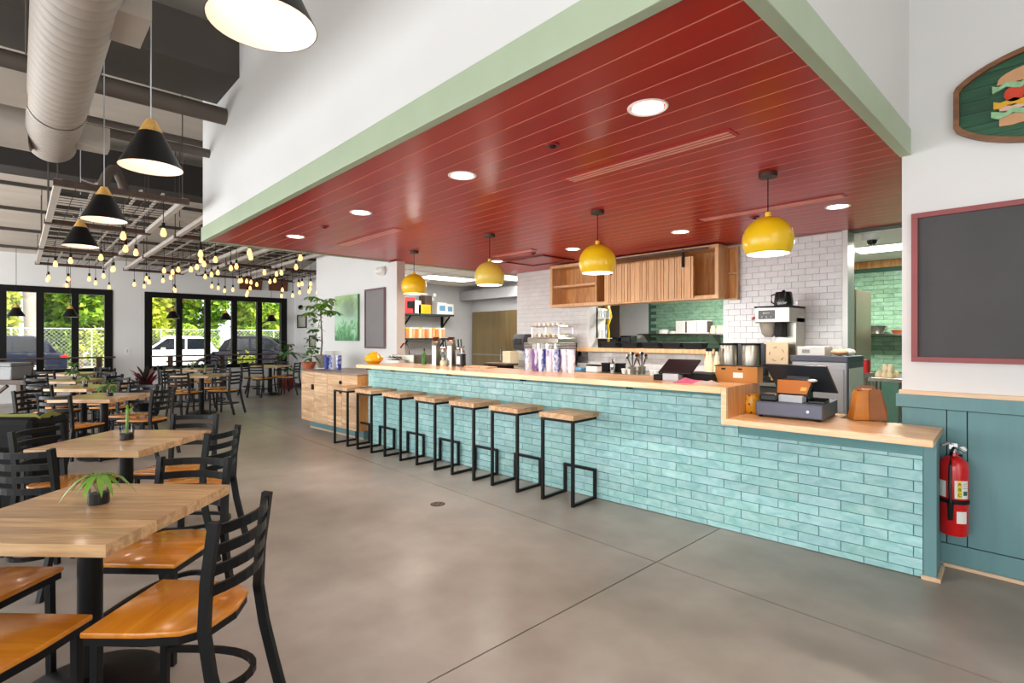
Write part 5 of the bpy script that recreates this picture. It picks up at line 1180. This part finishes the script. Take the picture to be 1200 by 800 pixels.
# ================================================================== DINING FURNITURE
random.seed(21)
def make_table(detail):
    t = thing('dining_table', 'x', 'table'); h = .36; zt = .72
    if detail:
        n = 9; w = 2 * h / n
        for k in range(n): BX(-h, h, -h + k * w + .0003, -h + (k + 1) * w - .0003, zt - .042, zt).build('stave', 'table', t, bevel=.0008)
    else: BX(-h, h, -h, h, zt - .042, zt).build('table_top', 'table', t, bevel=.003)
    MB().cyl((0, 0, 0), .042, .05, zt - .055, 20).build('column', 'black', t, smooth=True)
    MB().lathe([(.0001, .0), (.255, .0), (.255, .012), (.2, .03), (.08, .055), (.042, .07), (.0001, .07)], 30).build('base_plate', 'black', t, smooth=True)
    BX(-.2, .2, -.03, .03, zt - .056, zt - .043).box(-.03, .03, -.2, .2, zt - .0565, zt - .0425).build('spider', 'black', t)
    return t
def make_chair():
    t = thing('ladder_back_chair', 'x', 'chair'); zs = .445
    pr = [(-.195, .2), (.195, .2), (.19, .0), (.172, -.12), (.12, -.19), (.0, -.215), (-.12, -.19), (-.172, -.12), (-.19, .0)]
    k = len(pr)
    m = MB().prism(pr, zs - .02, zs); m.build('seat', 'seat', t, smooth=True, bevel=.006)
    ring = [(x * .93, y * .93, zs - .034) for x, y in pr]
    MB().sweep(ring, .02, .026, closed=True).build('seat_frame', 'black', t)
    for s in (-1, 1):
        MB().sweep([(s * .165, .17, 0), (s * .165, .165, zs - .03)], .026, .026, up=(0, 1, 0)).build('leg', 'black', t, bevel=.002)
        MB().sweep([(s * .172, -.30, 0), (s * .172, -.262, .14), (s * .172, -.222, .3), (s * .172, -.20, .44), (s * .172, -.208, .6), (s * .172, -.235, .80)], .024, .034, up=(0, 1, 0)).build('back_post', 'black', t)
    for z in (.572, .638, .704, .77):
        y0 = -.2 - max(0, (z - .44)) * .09; P = []
        for i in range(9): a = -1 + i / 4; P.append((a * .165, y0 - .05 * (1 - a * a) - .004, z))
        MB().sweep(P, .012, .034).build('back_slat', 'black', t, smooth=False)
    P = []
    for i in range(17):
        a = math.pi * i / 16; P.append((.165 * math.cos(a) * (1 if True else 1), .10 - .36 * math.sin(a) ** .8 if 0 < i < 16 else .165, .185 + .02 * math.sin(a)))
    MB().sweep(P, .02, .02).build('stretcher', 'black', t)
    return t
F45, R45 = (-math.cos(R(45)), math.sin(R(45))), (math.sin(R(45)), math.cos(R(45)))
TB = [  # lat, dep, table label, chairs {side: (dlat, ddep)}
 ((-1.683, 2.114), 'nearest dining table of ash staves, with a jar plant', {'R': (.487, -.21), 'F': (.07, .33), 'L': (-.40, -.08), 'N': (.03, -.47)}),
 ((-2.60, 3.57), 'second dining table from the front, with a bamboo jar', {'R': (.46, -.06), 'F': (.09, .38), 'L': (-.36, -.02), 'N': (-.06, -.46)}),
 ((-4.81, 6.25), 'third dining table in the left row', {'R': (.43, .08), 'F': (.0, .42), 'L': (-.62, -.06), 'N': (-.02, -.42)}),
 ((-6.03, 7.45), 'fourth dining table in the left row', {'R': (.42, .02), 'F': (.0, .42), 'L': (-.45, .03), 'N': (-.03, -.43)}),
 ((-7.20, 8.69), 'fifth dining table in the left row, before the left window', {'R': (.45, .0), 'F': (.03, .42), 'L': (-.42, .03), 'N': (.0, -.43)}),
 ((-8.55, 10.35), 'last dining table in the left row, nearest the left window', {'R': (.43, .0), 'F': (.03, .42), 'N': (.0, -.43)}),
 ((-5.80, 9.90), 'dining table alone in the open floor before the second window', {'R': (.46, -.06), 'F': (.0, .42), 'L': (-.42, .0), 'N': (-.02, -.45)}),
 ((-6.00, 13.15), 'dining table nearest the far corner by the second window', {'R': (.45, .0), 'F': (.0, .42), 'L': (-.42, .02), 'N': (-.02, -.42)}),
 ((-7.10, 11.75), 'dining table close to the second window on its left half', {'R': (.43, .0), 'F': (.0, .42), 'L': (-.42, .02), 'N': (-.02, -.42)}),
]
WHICH = ['the nearest dining table', 'the second dining table from the front', 'the third table in the left row', 'the fourth table in the left row', 'the fifth table in the left row', 'the last table in the left row', 'the table alone in the open floor', 'the table in the far corner', 'the table at the second window']
SIDE = {'R': 'on the counter side of', 'F': 'on the window side of', 'L': 'on the left side of', 'N': 'on the camera side of'}
ANG = {'R': (-R45[0], -R45[1]), 'F': (-F45[0], -F45[1]), 'L': R45, 'N': F45}
tab0, tab1, ch0 = make_table(True), make_table(False), make_chair()
ntab = {}
for i, ((la, de), lab, chs) in enumerate(TB):
    src = tab0 if i < 3 else tab1; p = ld(la, de)
    if src.name not in ntab: o = src; o.location = p; o.rotation_euler = (0, 0, R(45)); o['label'] = lab; ntab[src.name] = 1
    else: o = dup(src, p, R(45), lab)
    o['group'] = 'square dining tables'
    for sd, (dl, dd) in chs.items():
        q = ld(la + dl, de + dd); d = ANG[sd]; rz = math.atan2(d[1], d[0]) - math.pi / 2 + (random.uniform(-.08, .08) if i > 1 else 0)
        lab2 = 'black slat back chair %s %s' % (SIDE[sd], WHICH[i])
        if 'chair' not in ntab: o = ch0; o.location = q; o.rotation_euler = (0, 0, rz); o['label'] = lab2; ntab['chair'] = 1; o['group'] = 'ladder back dining chairs'
        else: dup(ch0, q, rz, lab2, 'ladder back dining chairs')
# jar plants on the tables
def jar_plant(la, de, lab, kind, r=.033, h=.085):
    t = thing('jar_plant', lab, 'plant', ld(la, de, .72))
    MB().lathe([(.0001, .004), (r * .98, .004), (r, .01), (r, h)], 22).build('jar', 'jar', t, smooth=True)
    MB().cyl((0, 0, 0), r * .95, .001, h * .42, 20).build('pebbles', 'soil', t)
    m = MB()
    if kind == 0:
        for q in range(4): m.sweep([(0, 0, h * .4), (.02 * math.cos(q * 1.7), .02 * math.sin(q * 1.7), h * .8), (.012 * math.cos(q * 2.6), .012 * math.sin(q), h * 1.15)], .004, .004, 5)
        m.build('stems', 'stem', t)
        m = MB()
        for q in range(13): a = q * 2.4; m.leaf((0, 0, h * 1.1), (math.cos(a), math.sin(a), .55), random.uniform(.09, .16), .024, 1.1)
        m.build('leaves', 'leafbright', t, smooth=True, fix=False)
    elif kind == 1:
        m.sweep([(0, 0, h * .4), (.006, 0, h), (.0, .004, h * 1.9), (.012, 0, h * 2.3)], .016, .016, 8).build('stems', 'leafbright', t)
        m = MB()
        for q, (a, el) in enumerate(((.6, .3), (.75, .2), (2.4, 1.), (5.6, .5))): m.leaf((.006, 0, h * 1.7), (math.cos(a), math.sin(a), el), .13 if q < 2 else .09, .02, .2)
        m.build('leaves', 'leafbright', t, smooth=True, fix=False)
    else:
        m.sweep([(0, 0, h * .4), (0, 0, h * 1.6)], .01, .01, 6).build('stems', 'stem', t)
        m = MB(); leafy(m, (0, 0, h * 1.6), 26, .06, .09, .045); m.build('leaves', 'leaf', t, smooth=True, fix=False)
jar_plant(-1.70, 2.18, 'leafy air plant in a glass jar on the nearest table', 0, .038, .105)
jar_plant(-2.58, 3.55, 'bamboo shoot in a glass of dark pebbles on the second table', 1, .041, .1)
jar_plant(-4.72, 6.22, 'bushy sprig in a glass jar on the third table', 2); jar_plant(-5.98, 7.42, 'bushy sprig in a glass jar on the fourth table', 2)
jar_plant(-7.2, 8.7, 'bushy sprig in a glass jar on the fifth table', 2); jar_plant(-8.55, 10.35, 'bushy green plant on the last table by the left window', 2, .05, .11)
jar_plant(-5.75, 9.92, 'small dark jar plant on the table alone in the open floor', 1, .03, .07); jar_plant(-7.1, 11.75, 'small jar plant on the table at the second window', 2, .03, .08)
# black delivery bag, low bench with tubs, window rails
t = thing('delivery_bag', 'black padded bag with olive straps standing behind the second table', 'bag', ld(-4.0, 4.34), R(45))
BX(-.24, .24, -.17, .17, .02, .5).build('bag_body', 'nylon', t, bevel=.035); BX(-.25, .25, -.18, .18, .49, .77).build('bag_lid', 'nylon', t, bevel=.05)
MB().sweep([(-.255, -.0, .76), (.255, 0, .76)], .02, .02, 6).sweep([(-.25, -.185, .63), (.25, -.185, .63)], .012, .012, 5).build('zip_piping', 'blackgloss', t)
MB().sweep([(-.23, -.1, .75), (-.2, -.1, .785), (0, -.1, .775), (.2, -.1, .785), (.23, -.1, .75)], .008, .03).build('carry_strap', 'olive', t)
MB().sweep([(.22, .1, .74), (.235, .0, .79), (.22, -.1, .74)], .008, .05).build('side_strap', 'olive', t)
for q in (-.16, .16): BX(q - .015, q + .015, -.174, -.168, .04, .5).build('webbing', 'blackgloss', t)
t = thing('low_bench', 'low dark timber bench with a diagonal brace by the left window', 'bench', ld(-9.95, 10.45), R(45))
for k in range(3): BX(-.58, .58, -.24 + k * .162, -.24 + k * .162 + .158, .50, .59).build('bench_plank', 'brownwood', t, bevel=.004)
for q in (-.48, .42):
    BX(q - .04, q + .04, -.2, .2, .0, .50).build('leg', 'brownwood', t); 
MB().sweep([(-.44, -.1, .06), (.1, -.1, .47)], .05, .05).build('brace', 'brownwood', t)
t = thing('bus_tub', 'grey plastic bus tub standing on the low timber bench', 'tub', ld(-9.98, 10.43, .59), R(45))
m = MB()
m.add([(-.4, -.2, 0), (.32, -.2, 0), (.32, .2, 0), (-.4, .2, 0), (-.44, -.23, .24), (.36, -.23, .24), (.36, .23, .24), (-.44, .23, .24)], [(0, 3, 2, 1), (4, 5, 6, 7), (0, 1, 5, 4), (1, 2, 6, 5), (2, 3, 7, 6), (3, 0, 4, 7)]).build('tub_body', 'greyplastic', t, bevel=.02)
BX(-.46, .385, -.25, .25, .225, .25).build('tub_rim', 'greyplastic', t, bevel=.006)
BX(-.42, .34, -.22, .22, .2505, .33).build('stacked_tub', plain('stacked tub grey', (128, 130, 132), .5), t, bevel=.02)
for k, (y0, y1, posts, low) in enumerate(((-1.4, 1.66, (-.9, .2, 1.36), False), (2.36, 5.82, (2.75, 3.9, 5.35), True))):
    t = thing('window_rail', ['brown drink rail on posts before the left window', 'brown drink rail with a lower bar before the second window'][k], 'rail', (-15.3, (y0 + y1) / 2, 0)); c = (y0 + y1) / 2
    BX(-.06, .06, y0 - c, y1 - c, .94, .975).build('rail_top', 'brownwood', t, bevel=.004)
    if low: BX(-.02, .02, y0 - c + .3, y1 - c - .3, .80, .84).build('lower_bar', 'brownwood', t)
    for p in posts: BX(-.045, .045, p - c - .05, p - c + .05, 0, .94).build('post', 'brownwood', t)
t = thing('arched_iron_chair', 'round backed black iron chair at the window rail', 'chair', (-14.95, 3.62, 0))
for r_ in (.24, .18, .1):
    MB().sweep([(0, r_ * math.cos(a), .74 + r_ * math.sin(a)) for a in [math.pi * i / 12 for i in range(13)]], .022, .022, 6).build('back_arc', 'blackmatte', t)
for s in (-1, 1): MB().rod((0, s * .24, 0), (0, s * .24, .74), .025).build('leg', 'blackmatte', t); MB().rod((.34, s * .2, 0), (.34, s * .2, .45), .025).build('leg', 'blackmatte', t)
MB().cyl((.17, 0, 0), .21, .44, .465, 18).build('seat', 'blackmatte', t); MB().ball((0, 0, 1.02), .03, 8, 6).build('finial', 'blackmatte', t)
t = thing('floor_drain', 'small round metal cover set in the concrete floor', 'drain', on_z(513, 590.5, 0)); MB().cyl((0, 0, 0), .062, -.004, .0015, 24).build('rim', 'brownwood', t); MB().cyl((0, 0, 0), .05, -.004, .0022, 24).build('cover', plain('worn bronze', (124, 104, 88), .4, .6), t)
for q in range(4): MB().cyl((.028 * math.cos(q * 1.57), .028 * math.sin(q * 1.57), 0), .007, .0022, .003, 8).build('screw', 'blackmatte', t)
a = on_x(149, 411, XW); t = thing('wall_socket', 'small white socket plate on the pier between the windows', 'socket', (XW, a[1], a[2])); BX(.001, .012, -.05, .05, -.07, .07).build('plate', 'paper', t, bevel=.003); BX(.012, .014, -.02, .02, -.04, .04).build('insert', 'lightgrey', t)

# ================================================================== OUTSIDE
struct(BX(-60, XW - .2, -30, 40, -.3, -.12).build('ground', 'asphalt'))
def car(name, lab, loc, rz, col, L=4.5, suv=.9):
    t = thing(name, lab, 'car', loc, rz); mt = carpaint('car paint ' + lab[:12], col); h0, h1 = .3, .98
    def body(sec, w, nm, mat, bev): MB().prism(sec, -w, w, 'xz').build(nm, mat, t, smooth=True, bevel=bev)
    a = L / 2
    body([(-a, .35), (-a, .8), (-a + .12, h1), (-a + .9, h1 + .02), (a - 1.25, h1 + .02), (a - .15, .84), (a, .7), (a, .32), (a - .3, .24), (-a + .3, .24)], .9, 'car_body', mt, .07)
    body([(-a + .28, h1), (-a + .55, 1.42), (-a + .95, 1.6), (a - 2.3, 1.62), (a - 1.95, 1.5), (a - 1.2, h1)], .74, 'cabin', mt, .07)
    glass = plain('car glass ' + lab[:12], (20, 26, 32), .12, 0)
    for s in (-1, 1):
        for (p, q, p2, q2) in ((-a + .62, -a + 1.45, -a + .78, -a + 1.45), (-a + 1.53, a - 2.35, -a + 1.53, a - 2.35), (a - 2.27, a - 1.42, a - 2.27, a - 2.0)):
            y = s * .742
            MB().add([(p, y, 1.03), (q, y, 1.03), (q2, y, 1.5), (p2, y, 1.5), (p, y + s * .012, 1.03), (q, y + s * .012, 1.03), (q2, y + s * .012, 1.5), (p2, y + s * .012, 1.5)], [(0, 1, 2, 3), (4, 7, 6, 5), (0, 4, 5, 1), (1, 5, 6, 2), (2, 6, 7, 3), (3, 7, 4, 0)]).build('side_window', glass, t)
        for x in (-a + .85, a - .9):
            w = obj('wheel', None, t, (x, s * .82, .33)); R90 = Matrix.Rotation(R(90), 4, 'X')
            MB().lathe([(.0001, -.1), (.26, -.11), (.33, -.08), (.33, .08), (.26, .11), (.0001, .1)], 24, (0, 0, 0), R90).build('tyre', 'blackmatte', w, smooth=True)
            MB().lathe([(.0001, -.125), (.2, -.12), (.23, -.1), (.23, .1), (.2, .12), (.0001, .125)], 18, (0, 0, 0), R90).build('rim', 'lightgrey', w, smooth=True)
        BX(-a - .02, -a + .22, s * .62 - .22, s * .62 + .285, .74, .9).build('tail_light', 'redpaint', t, bevel=.03); BX(a - .3, a - .03, s * .62 - .2, s * .62 + .27, .66, .76).build('head_light', 'chrome', t, bevel=.02)
        BX(a - 1.9, a - 1.75, s * .9, s * 1.05, 1.0, 1.12).build('mirror', mt, t, bevel=.02)
    MB().add([(-a + .30, -.6, 1.04), (-a + .30, .6, 1.04), (-a + .53, .55, 1.42), (-a + .53, -.55, 1.42)], [(0, 1, 2, 3)]).build('rear_window', glass, t, (-.02, 0, 0)); MB().add([(a - 1.18, -.62, 1.02), (a - 1.18, .62, 1.02), (a - 1.9, .58, 1.5), (a - 1.9, -.58, 1.5)], [(0, 1, 2, 3)]).build('windscreen', glass, t, (.02, 0, .01))
    return t
GZ0 = -.12
car('dark_blue_car', 'dark blue car with red tail lights outside the left window', (-26.5, -1.0, GZ0), R(-90), (16, 24, 44), 4.7)
car('white_car', 'white car parked outside the left half of the second window', (-27.3, 4.75, GZ0), R(-90), (240, 242, 244), 4.2)
car('grey_car', 'dark grey car parked outside the right half of the second window', (-23.6, 7.85, GZ0), R(62), (34, 34, 42), 4.2)
# chain link fence
t = thing('chain_link_fence', 'chain link fence behind the parked cars', 'fence', (-30, 6, GZ0))
for q in range(12): MB().rod((0, -14 + q * 2.6, 0), (0, -14 + q * 2.6, 1.95), .06, 8).build('post', 'fence', t)
MB().rod((0, -14.2, 1.93), (0, 15, 1.93), .05, 6).build('top_rail', 'fence', t)
m = MB(); st = .16
for q in range(int((29 + 2) / st)):
    y = -14 - 1.9 + q * st
    for s in (0, 1):
        p, r_ = (y, y + 1.9) if s == 0 else (y + 1.9, y)
        m.add([(0, p, .04), (0, p + .012, .04), (0, r_ + .012, 1.93), (0, r_, 1.93), (-.006, p + .006, .04), (-.006, r_ + .006, 1.93)], [(0, 1, 2, 3), (1, 4, 5, 2), (4, 0, 3, 5)])
o = m.build('wire_mesh', 'fence', t, fix=False); o['kind'] = 'stuff'
# trees
def tmat(name, a, b, c):
    m, nt, bs = base_mat(name, .55); v = coords(nt, (1, 1, 1), False)
    geo = nt.nodes.new('ShaderNodeNewGeometry')
    o = ramp(nt, geo.outputs['Random Per Island'], [(.1, lin(a)), (.5, lin(b)), (.9, lin(c))])
    nt.links.new(o, bs.inputs['Base Color'])
    tr = nt.nodes.new('ShaderNodeBsdfTranslucent'); nt.links.new(o, tr.inputs[0]); mx = nt.nodes.new('ShaderNodeMixShader'); mx.inputs[0].default_value = .35
    out = nt.nodes['Material Output']; nt.links.new(bs.outputs[0], mx.inputs[1]); nt.links.new(tr.outputs[0], mx.inputs[2]); nt.links.new(mx.outputs[0], out.inputs[0]); return m
TM = [tmat('lime foliage', (92, 136, 22), (158, 194, 36), (212, 224, 80)), tmat('mid green foliage', (60, 108, 22), (122, 168, 34), (176, 208, 62)), tmat('yellow foliage', (130, 150, 22), (190, 204, 48), (228, 230, 104))]
def crown(name, lab, cat, loc, rx, ry, z0, z1, n, mat, seed, trunk=True, leaf=.3):
    random.seed(seed); t = thing(name, lab, cat, loc); m = MB(); zc, rz_ = (z0 + z1) / 2, (z1 - z0) / 2
    blobs = []
    for q in range(15):
        a, e = random.uniform(0, 6.28), random.uniform(-1, 1); k = random.uniform(.5, .85)
        blobs.append((rx * k * math.cos(a) * math.sqrt(1 - e * e * .8), ry * k * math.sin(a) * math.sqrt(1 - e * e * .8), zc + rz_ * .8 * e, random.uniform(.3, .55)))
    for i in range(n):
        b = blobs[i % 15]; a, e = random.uniform(0, 6.28), random.uniform(-1, 1); s = math.sqrt(1 - e * e); k = random.uniform(.75, 1)
        c = Vector((b[0] + rx * b[3] * k * s * math.cos(a), b[1] + ry * b[3] * k * s * math.sin(a), max(z0 * .8, b[2] + rz_ * b[3] * k * e)))
        d = Vector((random.uniform(-1, 1), random.uniform(-1, 1), random.uniform(-.8, .5))).normalized(); sd = d.cross(Vector((random.uniform(-1, 1), random.uniform(-1, 1), random.uniform(-1, 1)))).normalized(); L = leaf * random.uniform(.6, 1.2)
        m.add([c, c + d * L * .5 + sd * L * .28, c + d * L, c + d * L * .5 - sd * L * .28], [(0, 1, 2, 3)])
    m.build('foliage', TM[mat], t, fix=False)
    if trunk: MB().sweep([(0, 0, 0), (.1, .05, z0), (.0, .1, zc), (.1, 0, z1 * .8)], .4, .4, 8, rs=[1.2, .9, .6, .3]).build('trunk', 'bark', t, smooth=True)
    return t
TL = ['broad lime tree at the left of the left window', 'mid green tree behind the pale trunk', 'yellow green tree filling the right panes of the left window', 'leafy tree hidden by the pier between the windows', 'bright lime tree behind the white car', 'mid green tree at the middle of the second window', 'yellow tree behind the grey car', 'mid green tree at the right end of the second window', 'far lime tree beyond the right window edge']
for i in range(9):
    crown('tree', TL[i], 'tree', (-34.9, -6.5 + i * 2.9, GZ0), 1.5, 1.0, .6 if i % 2 else 1.0, 8.4 + (i % 3) * .8, 9000, (0, 1, 2, 1, 2, 1, 0, 1, 0)[i], 40 + i, True, .46)
for i in range(6):
    crown('tree', 'dense tree in the second line beyond the fence, ' + ['far left', 'second from the left', 'left of the middle', 'right of the middle', 'second from the right', 'far right'][i], 'tree', (-41.2, -8 + i * 5.2, GZ0), 2.9, 1.9, .3, 11, 9000, (1, 0, 1, 2, 0, 1)[i], 140 + i, True, .6)
for i, (y, h) in enumerate(((3.3, 2.5), (-1.5, 2.1), (9.8, 2.0), (6.6, 2.2))):
    crown('shrub', ['leafy shrub behind the fence right of the blue car', 'low shrub behind the dark blue car', 'low shrub behind the fence right of the grey car', 'low shrub behind the fence between the cars'][i], 'shrub', (-31.35, y, GZ0), .85, 1.2, .1, h, 1500, (2, 0, 1, 0)[i], 70 + i, False, .22)
crown('patio_shrub', 'bright yellow green shrub just outside the second window', 'shrub', (-17.2, 5.0, GZ0), .4, .55, .1, 1.05, 500, 2, 91, False, .12)
t = thing('pale_trunk', 'thick pale tree trunk standing behind the blue car', 'trunk', on_z(38, 426, GZ0)); t.location = (-31.2, on_x(38, 400, -31.2)[1], GZ0)
MB().sweep([(0, .05, 0), (0, 0, 1.5), (.03, -.05, 3), (0, -.12, 5), (0, -.2, 8)], .55, .55, 12, rs=[1.15, 1, .95, .9, .8]).build('trunk', plain('pale bark', (158, 150, 138), .8, var=.12, scale=6), t, smooth=True)
MB().sweep([(.0, .3, 1.9), (.05, .0, 2.6), (.03, -.25, 4)], .07, .07, 6).build('vine', 'bark', t, smooth=True)
